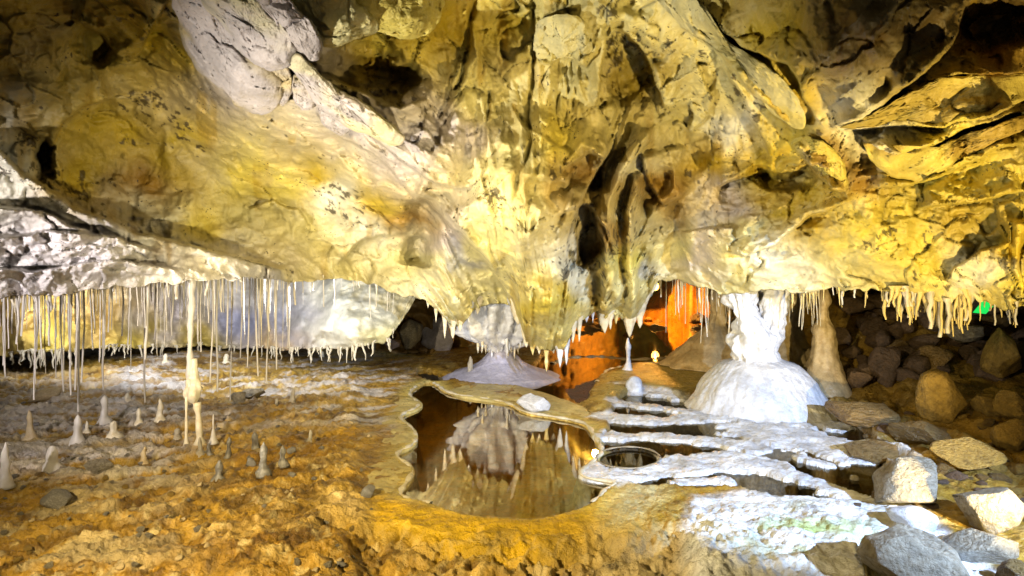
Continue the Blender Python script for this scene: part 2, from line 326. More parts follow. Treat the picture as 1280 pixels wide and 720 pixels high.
lobes = [  # (cx, cy, rx, ry, rot deg, metres nearer)
 (485,85,48,34,8,-.42), (788,92,30,52,0,-.42), (735,218,20,26,0,-.40), (742,300,14,36,0,-.55), (820,232,14,30,10,-.30), (60,204,11,22,10,-.5),
 (1240,25,55,40,0,-.5), (980,222,50,12,-5,-.45), (1195,195,22,10,-20,-.35), (1060,60,85,90,20,.42), (300,105,30,40,-40,.10), (305,25,40,45,-45,.10),
 (520,390,30,14,0,-.1), (640,260,70,110,10,.25), (130,50,35,25,20,-.25), (60,110,50,50,0,.12), (870,175,35,60,0,-.15), (1100,305,70,36,0,.14), (960,338,55,20,0,.10), (1222,345,38,28,0,.12),
 (420,265,60,45,0,.10), (300,290,26,14,0,.10), (330,200,40,30,0,.08), (215,265,28,22,0,.12), (235,250,22,24,0,.10), (550,350,30,40,0,.12), (700,92,26,22,0,.10), (715,50,26,22,0,.08),
 (720,25,40,22,0,.10), (775,20,24,14,0,.06), (840,60,30,40,20,.06), (1100,20,40,30,0,.10), (1010,110,22,36,0,.10), (500,20,40,26,0,.08), (400,40,30,16,35,.10), (440,130,40,14,25,.06),
 (30,310,40,18,0,.08), (100,300,40,14,10,.10), (160,318,40,14,0,.08), (290,335,40,12,0,.08), (345,340,22,10,0,.10)]

def ceiling_depth(Q, seed=11):
    PX, PY = Q[:, 0], Q[:, 1]
    D = tps([(a, b) for a, b, c in depth_ctl], [c for a, b, c in depth_ctl], Q)
    W3 = np.c_[PX / 60, PY / 60, np.zeros(len(Q))]
    wq = Q + np.c_[fbm(W3, 1.3, 4, 31), fbm(W3, 1.3, 4, 57)] * 7
    wl = Q + np.c_[fbm(W3, 1.6, 4, 131), fbm(W3, 1.6, 4, 157)] * 26
    off = np.zeros(len(Q))
    for pts, amp, fall in ledges:
        a = np.array(pts); mar = abs(fall) * 3.2
        m = (wq[:, 0] > a[:, 0].min() - mar) & (wq[:, 0] < a[:, 0].max() + mar) & (wq[:, 1] > a[:, 1].min() - mar) & (wq[:, 1] < a[:, 1].max() + mar)
        d, s, u = polydist(wq[m], pts); sd = d * s
        end = sm(0, .14, u) * sm(1, .86, u)
        near = sm(-1.6, 1.6, sd) * np.exp(-np.maximum(sd, 0) / fall)
        lip = np.exp(-((sd - 5) / 6) ** 2) * 0.12
        far = -0.35 * sm(1.6, -1.6, sd) * np.exp(np.minimum(sd, 0) / (fall * .45))
        off[m] += 1.7 * amp * end * (near + far + lip)
    for pts, wd, amp in ridges:
        a = np.array(pts); mar = wd * 4
        m = (wq[:, 0] > a[:, 0].min() - mar) & (wq[:, 0] < a[:, 0].max() + mar) & (wq[:, 1] > a[:, 1].min() - mar) & (wq[:, 1] < a[:, 1].max() + mar)
        d, s, u = polydist(wq[m], pts)
        off[m] += (1.9 if wd > 5 else 1.2) * amp * np.exp(-(d / wd) ** 2) * sm(0, .1, u) * sm(1.02, .9, u)
    for cx, cy, rx, ry, rot, amp in lobes:
        c_, s_ = math.cos(R(rot)), math.sin(R(rot)); dx, dy = wl[:, 0] - cx, wl[:, 1] - cy
        r2 = ((dx * c_ + dy * s_) / rx) ** 2 + ((-dx * s_ + dy * c_) / ry) ** 2
        off += (1.4 if amp < -.2 and not 700 < cx < 830 else .8 if amp < -.2 else 1) * amp * np.where(r2 < 4, sm(1.25, 0.45, np.sqrt(r2)) if amp < 0 else np.exp(-r2 * 1.3), 0)
    D = D - off
    Wp = np.c_[(PX - 640) / F * D, D, H - (PY - YH) / F * D]
    smooth_zone = np.exp(-(((PX - 250) / 190) ** 2 + ((PY - 210) / 80) ** 2))        # the vault is smoother
    rough_zone = np.clip(np.exp(-(((PX - 1120) / 190) ** 2 + ((PY - 225) / 75) ** 2)) + .6 * np.exp(-(((PX - 120) / 220) ** 2 + ((PY - 310) / 45) ** 2)) + .8 * np.exp(-(((PX - 940) / 70) ** 2 + ((PY - 275) / 35) ** 2)), 0, 1.2)
    amp = 1 - 0.55 * smooth_zone
    wv = Wp * np.array([2.3, 1.6, 2.0]) + np.c_[fbm(Wp, 2.2, 3, 3), fbm(Wp, 2.2, 3, 4), fbm(Wp, 2.2, 3, 5)] * .7
    f1, f2, cid, cv = voro(wv, 21)
    plate = (cid - .5) * .09 + (cv[:, 0] * (cid * 7 % 1 - .5) + cv[:, 2] * (cid * 13 % 1 - .5)) * .18
    crack = np.exp(-((f2 - f1) / .035) ** 2) * (cid > .35) * .03
    wv2 = Wp * np.array([5.5, 4, 5.0]) + np.c_[fbm(Wp, 5, 3, 13), fbm(Wp, 5, 3, 14), fbm(Wp, 5, 3, 15)] * .8
    g1, g2, gid, gv = voro(wv2, 41)
    plate2 = (gid - .5) * .03 + (gv[:, 0] * (gid * 7 % 1 - .5) + gv[:, 2] * (gid * 11 % 1 - .5)) * .03
    n = fbm(Wp, 1.3, 4, 71) * .10 + fbm(Wp, 5, 4, 77) * .03 + fbm(Wp, 22, 3, 78) * .006
    D = D + amp * (-plate + crack - n) - amp * plate2 * .6
    rr = fbm(Wp * np.array([1, 1, 2.2]), 3.2, 5, 91, ridged=True) * .13 + fbm(Wp, 9, 3, 95, ridged=True) * .035 + plate2 * 1.2
    D = D - rough_zone * rr
    fz = np.exp(-(((PX - 690) / 135) ** 4)) * sm(-60, 60, PY) * .75 + .9 * np.exp(-(((PX - 650) / 120) ** 4)) * sm(230, 330, PY)      # the great drapery's vertical folds
    fan = (PX - 678) / (.30 + np.clip(445 - PY, 0, 600) / 330) + fbm(W3, .8, 3, 171) * 16     # folds run together towards the tip
    fold = fbm(np.c_[fan / 24, PY / 220, PX * 0], 1, 3, 173, ridged=True)
    D = D - np.clip(fz, 0, 1.1) * (fold * .17 + fbm(np.c_[fan / 8, PY / 120, PX * 0], 1, 2, 175, ridged=True) * .03)
    su = PX * .836 + PY * .549; sv = -PX * .549 + PY * .836 + fbm(W3, .7, 3, 191) * 22                       # sheets sweeping down from the upper left
    sz_ = np.exp(-((sv + 105) / 75) ** 2) * sm(170, 260, PX) * sm(640, 540, PX)
    sf = fbm(np.c_[sv / 20, su / 260, PX * 0], 1, 3, 193, ridged=True)
    D = D - sz_ * sf * .15
    cr = fbm(Wp + fbm(Wp, 3, 2, 181)[:, None] * .15, 2.1, 4, 183, ridged=True, gain=.55)     # sharp wrinkles
    D = D - amp * (cr * .105 + fbm(Wp, 11, 3, 187, ridged=True) * .012)
    return D, crack * amp, cid

STEP = 1.75
pxs = np.arange(-330, 1611, STEP); NC = len(pxs)
NR = 310
bx, by = zip(*brim_pts)
bn = np.c_[pxs / 9, np.zeros(NC), np.zeros(NC)]
brimy = np.interp(pxs, bx, by) + fbm(bn, 1.0, 3, 5) * 4 + fbm(bn, .25, 2, 8) * 4
tt = np.linspace(0, 1, NR)[:, None]
PY = -120 + (brimy[None] + 120) * tt; PX = np.repeat(pxs[None], NR, 0)
Q = np.c_[PX.ravel(), PY.ravel()]
D, crk, cid = ceiling_depth(Q)
D = D.reshape(NR, NC)
V = np.stack([(PX - 640) / F * D, D, H - (PY - YH) / F * D], -1)
wz = np.c_[Q / 60, np.zeros(len(Q))]
wq = Q + np.c_[fbm(wz, 1, 4, 231), fbm(wz, 1, 4, 257)] * 42
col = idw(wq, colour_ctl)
Vf = V.reshape(-1, 3)
st = sm(.05, .45, fbm(np.c_[Q[:, 0] / 14, Q[:, 1] / 75, Q[:, 0] * 0], 1, 4, 301)) * sm(-.1, .3, fbm(Vf, 1.1, 3, 305))    # runs of rusty water stain
col = col * (1 - .55 * st[:, None]) + np.array([.36, .23, .03]) * .55 * st[:, None]
pale = sm(.12, .4, fbm(Vf, 2.4, 4, 311))
col = col * (1 - .18 * pale[:, None]) + np.array([.68, .62, .44]) * .18 * pale[:, None]
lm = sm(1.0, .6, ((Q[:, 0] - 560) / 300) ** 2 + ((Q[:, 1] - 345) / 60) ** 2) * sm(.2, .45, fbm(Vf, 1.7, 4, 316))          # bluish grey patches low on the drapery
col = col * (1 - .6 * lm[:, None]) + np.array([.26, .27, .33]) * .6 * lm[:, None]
seam = np.clip(crk / .03, 0, 1) * sm(0, .35, fbm(Vf, 1.4, 3, 320))  # shade in the cracks painted as darker lines
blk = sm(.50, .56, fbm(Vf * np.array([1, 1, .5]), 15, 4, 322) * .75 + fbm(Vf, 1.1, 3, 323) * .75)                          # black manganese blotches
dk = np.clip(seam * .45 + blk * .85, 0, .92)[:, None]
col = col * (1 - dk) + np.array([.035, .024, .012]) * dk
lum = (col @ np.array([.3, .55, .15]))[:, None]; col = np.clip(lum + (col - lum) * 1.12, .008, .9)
# rows carried on overhead behind the viewer, and back under the brim
top = []
for k in range(10, 0, -1):
    s = k / 10; r0 = V[0]
    top.append(np.stack([r0[:, 0] * (1 + .9 * s), r0[:, 1] * (1 - s) - 3.0 * s, r0[:, 2] + .9 * math.sin(s * 1.5)], -1))
under = []
ZB = V[-1, :, 2].copy(); YB = V[-1, :, 1].copy()
UND = [.03, .10, .25, .5, .9, 1.4, 2.0, 2.8, 3.8, 5.0]
for s in UND:
    r0 = V[-1]; k = (YB + s) / YB
    under.append(np.stack([r0[:, 0] * k, YB + s, ZB + .02 + .22 * (1 - math.exp(-s * .9)) + .05 * fbm(np.c_[r0[:, 0] * k, YB + s, YB * 0], 1.5, 3, 7)], -1))
allV = np.concatenate([np.array(top).reshape(-1, 3), Vf, np.array(under).reshape(-1, 3)])
allC = np.concatenate([np.tile(col[:NC], (10, 1)), col, np.tile(col[-NC:], (len(UND), 1))])
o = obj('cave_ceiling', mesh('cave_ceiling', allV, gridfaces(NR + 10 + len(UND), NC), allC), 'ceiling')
o['kind'] = 'structure'
def under_z(X, Y):                     # height of the low ceiling above a place on the floor
    px = 640 + F * X / Y; yb = np.interp(px, pxs, YB); zb = np.interp(px, pxs, ZB); s = Y - yb
    return zb + (.02 + .22 * (1 - math.exp(-max(s, 0) * .9)) if s > 0 else -.0), s

# slabs and flakes hanging proud of the ceiling: closed pieces with their own thickness
ceil_obj = o
Dp = np.pad(D, 14, mode='edge'); cs = np.pad(Dp.cumsum(0).cumsum(1), ((1, 0), (1, 0))); nb = 29
Dsm = (cs[nb:, nb:] - cs[:-nb, nb:] - cs[nb:, :-nb] + cs[:-nb, :-nb]) / nb ** 2
def ceil_at(q):                        # smoothed depth of the ceiling behind a pixel
    ci = np.clip((q[:, 0] + 330) / STEP, 0, NC - 1).astype(int)
    ri = np.clip((q[:, 1] + 120) / (brimy[ci] + 120) * (NR - 1), 0, NR - 1).astype(int)
    return Dsm[ri, ci]
def slab(outline, lift, bulge, colr, seed):
    p = np.array(smoothpoly(outline, 2)); n = len(p)
    seg = np.linalg.norm(np.roll(p, -1, 0) - p, axis=1); L_ = np.r_[0, np.cumsum(seg)]; K = 110
    u = np.linspace(0, L_[-1], K, endpoint=False); pc = np.r_[p, p[:1]]
    p = np.c_[np.interp(u, L_, pc[:, 0]), np.interp(u, L_, pc[:, 1])]
    p = p + np.c_[fbm(np.c_[p / 14, p[:, 0] * 0], 1, 3, seed), fbm(np.c_[p / 14, p[:, 0] * 0], 1, 3, seed + 5)] * 4
    c0 = p.mean(0); p = c0 + (p - c0) * (1.13 if seed <= 709 else 1.0); rows = [(.93, None), (1.0, None)] + [(r, r) for r in np.linspace(1, .02, 34)]
    pts = []; dep = []
    for k, (sc_, r) in enumerate(rows):
        q = c0 + (p - c0) * sc_; pts.append(q)
        if k == 0: e = -.25
        elif k == 1: e = lift * .72
        else: e = lift * (.86 + .14 * min(1, (1 - r) * 9)) + bulge * (1 - r ** 2.2)
        dep.append(np.full(K, e))
    pts = np.concatenate(pts); e = np.concatenate(dep)
    d = ceil_at(pts) - e
    w_ = np.c_[(pts[:, 0] - 640) / F * d, d, H - (pts[:, 1] - YH) / F * d]
    front = (np.arange(len(pts)) >= K)
    f1, f2, ci, cv = voro(w_ * 3.2 + fbm(w_, 2.5, 3, seed)[:, None] * .8, seed)
    d = d - front * (fbm(w_, 2.2, 5, seed + 1) * .09 + fbm(w_, 2.6, 4, seed + 4, ridged=True) * .06 + fbm(w_, 12, 3, seed + 2) * .014 + (ci - .5) * .06 - np.exp(-((f2 - f1) / .04) ** 2) * .018)
    v = np.c_[(pts[:, 0] - 640) / F * d, d, H - (pts[:, 1] - YH) / F * d]
    m = len(rows); i_ = np.arange(m * K).reshape(m, K); j_ = np.roll(i_, -1, 1)
    f = np.stack([i_[:-1], j_[:-1], j_[1:], i_[1:]], -1).reshape(-1, 4).tolist() + [i_[-1].tolist(), i_[0][::-1].tolist()]
    mixn = sm(-.1, .35, fbm(w_, 1.9, 4, seed + 7))[:, None] * .7
    cc = np.array(colr[0]) * (1 - mixn) + np.array(colr[1]) * mixn
    return obj('rock_slab', mesh('rock_slab', v, f, cc), 'ceiling', ceil_obj)
slab([(216,-15),(228,25),(233,55),(250,85),(275,105),(300,127),(322,136),(342,127),(345,100),(330,70),(300,40),(270,10),(250,-20)], 0.38, 0.035, (LI, OL), 701)
slab([(324,84),(335,105),(348,125),(357,130),(365,110),(366,92),(350,80)], 0.34, 0.017, (LI, OC), 703)
slab([(364,98),(368,115),(372,130),(385,136),(396,126),(390,108),(378,92)], 0.38, 0.017, (LI, OL), 704)
slab([(250,-20),(262,8),(282,32),(300,60),(325,80),(347,84),(362,70),(367,50),(350,30),(325,10),(310,-15)], 0.62, 0.042, (LI, CR), 702)
slab([(394,126),(404,150),(415,163),(428,168),(440,160),(430,143),(410,128)], 0.38, 0.017, (LI, LI), 705)
slab([(357,74),(375,95),(390,115),(405,137),(427,152),(462,167),(490,180),(500,165),(470,140),(430,115),(400,92),(375,66)], 0.54, 0.028, (LI, CR), 706)
slab([(310,-15),(330,12),(352,32),(372,62),(395,72),(402,55),(390,30),(365,5),(350,-20)], 0.58, 0.035, (LI, OL), 707)
slab([(356,-15),(372,12),(395,40),(412,57),(440,46),(470,40),(455,15),(420,-15)], 0.33, 0.042, (CR, OC), 708)
slab([(430,-20),(448,8),(474,38),(500,45),(527,40),(546,28),(552,-5),(540,-25)], 0.29, 0.042, (YE, OL), 709)
slab([(668,30),(690,15),(730,20),(745,45),(737,80),(712,70),(700,72),(680,82),(667,72)], 0.07, 0.035, (CR, YE), 710)
slab([(1035,166),(1080,159),(1130,152),(1180,158),(1240,142),(1300,120),(1300,92),(1240,92),(1200,94),(1160,102),(1110,132)], 0.17, 0.035, (OL, YE), 713)
slab([(1072,172),(1090,188),(1120,197),(1150,191),(1200,173),(1300,136),(1300,152),(1240,178),(1190,207),(1140,232),(1100,216)], 0.23, 0.028, (YE, BR), 714)
slab([(985,172),(1000,192),(1020,216),(1042,238),(1064,240),(1060,215),(1046,190),(1020,170)], 0.15, 0.028, (YE, BR), 715)
slab([(820,-10),(848,33),(888,55),(920,86),(945,121),(975,151),(1002,166),(1010,150),(990,110),(960,80),(910,55),(878,10),(860,-20)], 0.17, 0.028, (CR, YE), 716)

# ================================================================== walls behind
def sheet(name, x0, x1, step, top, brim, nr, ctl, cols, seed, amp=.25, under=3.0):
    xs = np.arange(x0, x1 + step, step); n = len(xs)
    t_ = np.interp(xs, *zip(*top)); b_ = np.interp(xs, *zip(*brim)) + fbm(np.c_[xs / 10, xs * 0, xs * 0], 1, 3, seed) * 3
    tt = np.linspace(0, 1, nr)[:, None]; py = t_[None] + (b_ - t_)[None] * tt; px = np.repeat(xs[None], nr, 0)
    q = np.c_[px.ravel(), py.ravel()]
    d = tps([(a, b) for a, b, c in ctl], [c for a, b, c in ctl], q)
    w_ = np.c_[(q[:, 0] - 640) / F * d, d, H - (q[:, 1] - YH) / F * d]
    f1, f2, ci, cv = voro(w_ * 1.6 + fbm(w_, 2, 3, seed)[:, None] * .6, seed)
    d = d - fbm(w_, 2.2, 5, seed + 8, ridged=True) * amp * .6 - fbm(w_, 1.2, 5, seed + 3) * amp - (.5 - f1) * amp * .8 - fbm(w_, 6, 3, seed + 5) * amp * .2
    v = np.c_[(q[:, 0] - 640) / F * d, d, H - (q[:, 1] - YH) / F * d]
    c = idw(q + np.c_[fbm(q[:, [0, 1, 1]] / 40, 1, 3, seed), fbm(q[:, [0, 1, 1]] / 40, 1, 3, seed + 9)] * 25, cols)
    last = v[-n:]; ex = []
    for s in (.05, .2, .6, 1.3, under):
        k = (last[:, 1] + s) / last[:, 1]; ex.append(np.stack([last[:, 0] * k, last[:, 1] + s, last[:, 2] + .05 + .04 * s], -1))
    v = np.concatenate([v] + ex); c = np.concatenate([c] + [c[-n:]] * 5)
    o = obj(name, mesh(name, v, gridfaces(nr + 5, n), c), 'back'); o['kind'] = 'structure'
    return xs, last
W2, OR2 = (.66, .62, .55), (.48, .30, .08)
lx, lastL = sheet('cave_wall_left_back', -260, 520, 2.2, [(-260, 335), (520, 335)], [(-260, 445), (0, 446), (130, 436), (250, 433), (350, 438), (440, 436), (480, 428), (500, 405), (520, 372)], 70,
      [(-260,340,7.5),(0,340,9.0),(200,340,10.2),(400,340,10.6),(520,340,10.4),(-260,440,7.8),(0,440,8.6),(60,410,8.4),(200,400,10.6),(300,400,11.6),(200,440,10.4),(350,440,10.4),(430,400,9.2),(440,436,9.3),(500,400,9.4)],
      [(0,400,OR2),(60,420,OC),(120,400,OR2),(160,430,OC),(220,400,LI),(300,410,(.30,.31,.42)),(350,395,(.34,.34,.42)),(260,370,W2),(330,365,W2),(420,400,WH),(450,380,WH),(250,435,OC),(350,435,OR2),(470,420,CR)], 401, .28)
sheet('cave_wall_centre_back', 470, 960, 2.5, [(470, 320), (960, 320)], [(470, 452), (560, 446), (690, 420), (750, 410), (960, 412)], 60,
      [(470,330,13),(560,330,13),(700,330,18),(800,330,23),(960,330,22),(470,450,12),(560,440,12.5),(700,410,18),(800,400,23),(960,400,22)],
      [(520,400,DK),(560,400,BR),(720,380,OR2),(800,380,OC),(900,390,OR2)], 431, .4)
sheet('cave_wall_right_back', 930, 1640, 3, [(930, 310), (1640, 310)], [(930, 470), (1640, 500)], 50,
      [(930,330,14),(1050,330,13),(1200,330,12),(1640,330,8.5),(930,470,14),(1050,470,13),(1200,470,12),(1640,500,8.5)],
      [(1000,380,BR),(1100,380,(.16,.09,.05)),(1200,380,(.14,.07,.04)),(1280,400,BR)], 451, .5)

# ================================================================== the floor
pool_main = [(527,480),(507,495),(529,510),(494,523),(514,538),(520,548),(517,560),(489,572),(515,587),(514,600),(494,627),(537,633),(570,647),(614,652),(674,655),(714,647),(744,633),(760,613),(777,608),(727,602),(725,593),(747,577),(754,567),(747,553),(737,537),(727,530),(680,522),(654,518),(640,507),(614,502),(560,495),(544,480)]
pool_far = [(640,496),(690,504),(735,507),(742,482),(758,466),(800,455),(850,458),(905,446),(912,425),(880,398),(720,398),(700,428),(676,445),(662,474),(646,482)]
pool_gour = [(768,498),(800,486),(860,498),(1000,520),(1056,518),(1100,556),(1112,600),(1090,636),(1000,640),(930,612),(870,616),(800,612),(768,604),(756,590),(752,560),(760,530)]
pool_front = [(1068,672),(1096,668),(1114,690),(1122,730),(1090,745),(1066,710)]
pool_oval = [(785 + 40 * math.cos(a), 577 + 14 * math.sin(a)) for a in np.linspace(0, 2 * math.pi, 24, endpoint=False)]
pool_left = [(520,462),(560,470),(575,478),(540,480),(520,474)]
pool_main, pool_far, pool_gour, pool_front, pool_left = [smoothpoly(p) for p in (pool_main, pool_far, pool_gour, pool_front, pool_left)]
def gp(poly): return [tuple(G(x, y)[:2]) for x, y in poly]
qv = np.concatenate([np.arange(62, 560, 1.35), [600, 680, 800, 1100, 2000]])
fx = np.arange(-380, 1661, 2.1)
YY = np.repeat((F * H / qv)[:, None], len(fx), 1); XX = (np.repeat(fx[None], len(qv), 0) - 640) / F * YY
XY = np.c_[XX.ravel(), YY.ravel()]; X, Yd = XY[:, 0], XY[:, 1]
PXf = np.repeat(fx[None], len(qv), 0).ravel(); PYf = (YH + np.repeat(qv[:, None], len(fx), 1)).ravel()
p3 = np.c_[X, Yd, X * 0]
wxy = XY + np.c_[fbm(p3, 4, 3, 501), fbm(p3, 4, 3, 502)] * .035
n1 = fbm(p3, 1.1, 5, 511); n2 = fbm(p3, 6, 4, 512); n3 = fbm(p3, 24, 3, 513)
rotp = np.c_[X * .8 + Yd * .6, (-X * .6 + Yd * .8) * 3.2, X * 0]
streak = fbm(rotp, 1.8, 5, 515, ridged=True)
z = .05 + n1 * .05 + n2 * .022 + n3 * .012
mudz = sm(470, 430, PXf) * sm(440, 480, PYf)
z += mudz * (streak * .06 + .02 + fbm(p3, 9, 5, 517, ridged=True, gain=.6) * .04 + fbm(p3, 30, 3, 518) * .012)
fore = sm(662, 684, PYf + 14 * n2) * sm(1010, 880, PXf) * sm(400, 470, PXf + 30 * n2)                  # honeycombed ground before the dam
hf1, hf2, hid, _ = voro(np.c_[wxy * np.array([7.5, 6.0]), X * 0 + .5], 61)
z = z * (1 - fore) + fore * (-.07 + .05 * sm(.35, 0, hf2 - hf1) * sm(-.3, .3, fbm(p3, 1.2, 3, 66)) + n1 * .09 + n2 * .05 + n3 * .03)
flat = np.exp(-((np.maximum(sdpoly(XY, gp(pool_main)), 0)) / .25) ** 2)
z = z * (1 - flat * .75) + .035 * flat * .75
rise = sm(2.4, 4.6, X - .12 * (Yd - 7)) * sm(6.8, 11.5, Yd) * 1.5 + sm(3.4, 5.2, X) * .25 * sm(4, 6.5, Yd)
z += rise
z += sm(2.2, 3.0, X) * sm(4.5, 5.5, Yd) * (fbm(p3, 2.4, 5, 541, ridged=True) * .09 + n2 * .05)
zl = sm(-3.0, -6.0, X) * .15; z += zl
# white terraces
gour_sd = sdpoly(wxy, gp(pool_gour))
z = np.where(gour_sd < 0, np.minimum(z, -.075 * sm(0, .08, -gour_sd) + .02 * (1 - sm(0, .08, -gour_sd)) + n2 * .012), z)
terr = [([(778,487),(810,492),(850,500)], .10), ([(772,506),(820,510),(865,516)], .13), ([(768,524),(830,528),(880,523),(960,527),(1040,533)], .18), ([(948,542),(1000,550),(1050,566)], .36),
        ([(768,546),(830,549),(880,553),(946,562)], .13), ([(742,600),(800,592),(860,584),(920,578),(955,584)], .20), ([(955,588),(1000,600),(1050,620),(1078,628)], .10), ([(850,606),(908,603)], .07), ([(1000,575),(1040,585)], .05)]
whitem = np.zeros(len(X))
for pts, hw in terr:
    d, s, u = polydist(wxy + np.c_[n2 * .10, n1 * .08 + n2 * .06], gp(pts)); hw_ = hw * 1.35 * (1 + .35 * n2 + .12 * n3)
    prof = sm(hw_ * 1.15, hw_ * .75, d)
    hgt = (.028 + .03 * n2 + .01 * n3) * prof - .08 * (1 - prof)
    z = np.where(d < hw_ * 1.15, np.maximum(z, hgt), z); whitem = np.maximum(whitem, sm(hw_ * 1.3, hw_ * .8, d))
wpoly = [(866,628),(930,618),(1000,624),(1085,634),(1112,606),(1150,640),(1200,690),(1270,740),(860,745),(850,690)]
wsd = sdpoly(wxy, gp(wpoly)); wm = sm(.06, -.10, wsd)
z = z * (1 - wm) + wm * (.06 + n1 * .07 + n2 * .03 + n3 * .014); whitem = np.maximum(whitem, wm)
# pools
def sink(poly, depth, edge=.06, warp=1.0):
    global z
    sd = sdpoly(XY + (wxy - XY) * warp, gp(poly)); t_ = sm(0, edge, -sd)
    z = np.where(sd < 0, .03 * (1 - t_) - depth * t_ + n2 * .01 * t_, z); return sd
sd_main = sink(pool_main, .22, .10, .4); sd_far = sink(pool_far, .2, .1, 1); sd_oval = sink(pool_oval, .12, .12, .3); sd_front = sink(pool_front, .15, .12); sd_left = sink(pool_left, .08, .05)
# golden dam before the main pool and the olive mound beyond
dam = [(436,644),(480,654),(530,658),(575,669),(625,674),(680,674),(730,665),(772,645),(806,620)]
dd, ds, du = polydist(wxy, gp(dam)); hw = .125 + .03 * n1
dprof = np.sqrt(np.clip(1 - (dd / (hw * 1.5)) ** 2, 0, 1))
z = np.where((dd < hw * 1.5) & (sd_main > 0), np.maximum(z, -.09 + .108 * dprof + n2 * .012 + .003 * np.sin(dd * 160 + 5 * n1)), z)
moundp = [(744,492),(758,472),(800,458),(860,462),(900,470),(884,492),(850,500),(800,488),(770,500),(758,520),(744,510)]
msd = sdpoly(wxy, gp(moundp)); mm = sm(.1, -.2, msd)
z = z * (1 - mm) + mm * (.09 + n1 * .03)
micro = sm(780, 850, PXf) * sm(1080, 1000, PXf) * sm(632, 655, PYf)
z += micro * (.006 * sm(.30, 0, hf2 - hf1) + n3 * .012 + n2 * .01) + np.where((dd < .4) & (sd_main > .02), fbm(p3, 16, 4, 581, ridged=True) * .010 + fbm(p3 * np.array([.5, 2.5, 1]), 9, 3, 582, ridged=True) * .010, 0)
z += fore * (fbm(p3, 10, 4, 585, ridged=True, gain=.6) * .045)
# colour of the floor
c = np.tile(np.array([.40, .25, .06]), (len(X), 1))
def paint(m, colr):
    global c
    m = np.clip(m, 0, 1)[:, None]; c = c * (1 - m) + np.array(colr) * m
paint(sm(-.2, .5, n1), (.30, .17, .035)); paint(sm(.05, .4, n2) * .8, (.52, .36, .13)); paint(sm(.12, .45, fbm(p3, 7, 5, 530, gain=.65)) * .85, (.09, .045, .012)); paint(sm(.1, .4, fbm(rotp, 1.5, 5, 531, gain=.6)) * .7, (.13, .07, .018)); paint(sm(.2, .5, fbm(p3, 12, 5, 533, gain=.65)) * .7, (.62, .50, .26))
left_white = sm(.05, .35, streak + .5 * n2 - .15) * sm(300, 160, PXf) * sm(480, 520, PYf) * sm(630, 590, PYf - PXf * .08)
left_white += sm(.0, .3, fbm(rotp, 2.6, 4, 541)) * sm(120, 160, PXf) * sm(540, 480, PXf) * sm(440, 460, PYf) * sm(570, 520, PYf)
paint(left_white * .7, (.66, .62, .58))
paint(sm(520, 600, PYf) * sm(330, 120, PXf) * sm(-.1, .3, n2 + n1) * .6, (.50, .42, .26))
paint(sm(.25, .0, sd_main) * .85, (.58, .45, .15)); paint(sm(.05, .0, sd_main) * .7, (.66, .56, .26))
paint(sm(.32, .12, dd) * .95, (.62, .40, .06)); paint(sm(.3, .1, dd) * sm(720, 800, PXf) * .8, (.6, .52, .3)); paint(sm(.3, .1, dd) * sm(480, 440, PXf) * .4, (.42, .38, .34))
paint(fore * sm(.15, .0, hf2 - hf1) * .6, (.56, .42, .18)); paint(fore * sm(0, .5, n1 - n2) * .6, (.14, .08, .02)); paint(fore * sm(650, 820, PXf) * .5, (.58, .52, .36))
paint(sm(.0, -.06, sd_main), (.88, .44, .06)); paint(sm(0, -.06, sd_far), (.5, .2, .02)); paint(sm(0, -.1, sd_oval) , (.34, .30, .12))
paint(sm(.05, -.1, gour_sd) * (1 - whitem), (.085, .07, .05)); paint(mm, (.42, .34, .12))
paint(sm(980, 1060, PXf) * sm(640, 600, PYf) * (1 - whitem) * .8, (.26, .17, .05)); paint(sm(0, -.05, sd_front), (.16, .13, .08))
paint(whitem * .95, (.84, .85, .87)); paint(whitem * sm(.2, .5, fbm(p3, 14, 5, 560, gain=.65)) * .5, (.36, .34, .32))
green = np.exp(-(((PXf - 1010) / 95) ** 2 + ((PYf - 680) / 34) ** 2)); paint(green * sm(-.2, .3, fbm(p3, 5, 4, 571)) * .8, (.42, .52, .10))
paint(sm(680, 720, PYf) * sm(860, 900, PXf) * sm(1080, 1000, PXf) * .5, (.46, .44, .34))
lum = (c @ np.array([.3, .55, .15]))[:, None]; c = np.clip(lum + (c - lum) * 1.15, .006, .9)
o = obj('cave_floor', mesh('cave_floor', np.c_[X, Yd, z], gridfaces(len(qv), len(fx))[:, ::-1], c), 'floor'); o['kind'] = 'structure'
def floor_z(x, y):
    k = np.argmin((X - x) ** 2 + (Yd - y) ** 2); return float(z[k])
ZG = z.reshape(len(qv), len(fx)); YG = F * H / qv
def on_floor(px, py):                  # first place where the pixel's ray meets the floor
    colz = ZG[::-1, int(np.clip(round((px - fx[0]) / 2.1), 0, len(fx) - 1))]; ys = YG[::-1]
    yy = np.arange(2.6, 21, .01); ray = H - (py - YH) / F * yy; hit = ray <= np.interp(yy, ys, colz)
    k = int(np.argmax(hit)) if hit.any() else len(yy) - 1
    return np.array([(px - 640) / F * yy[k], yy[k], ray[k]])
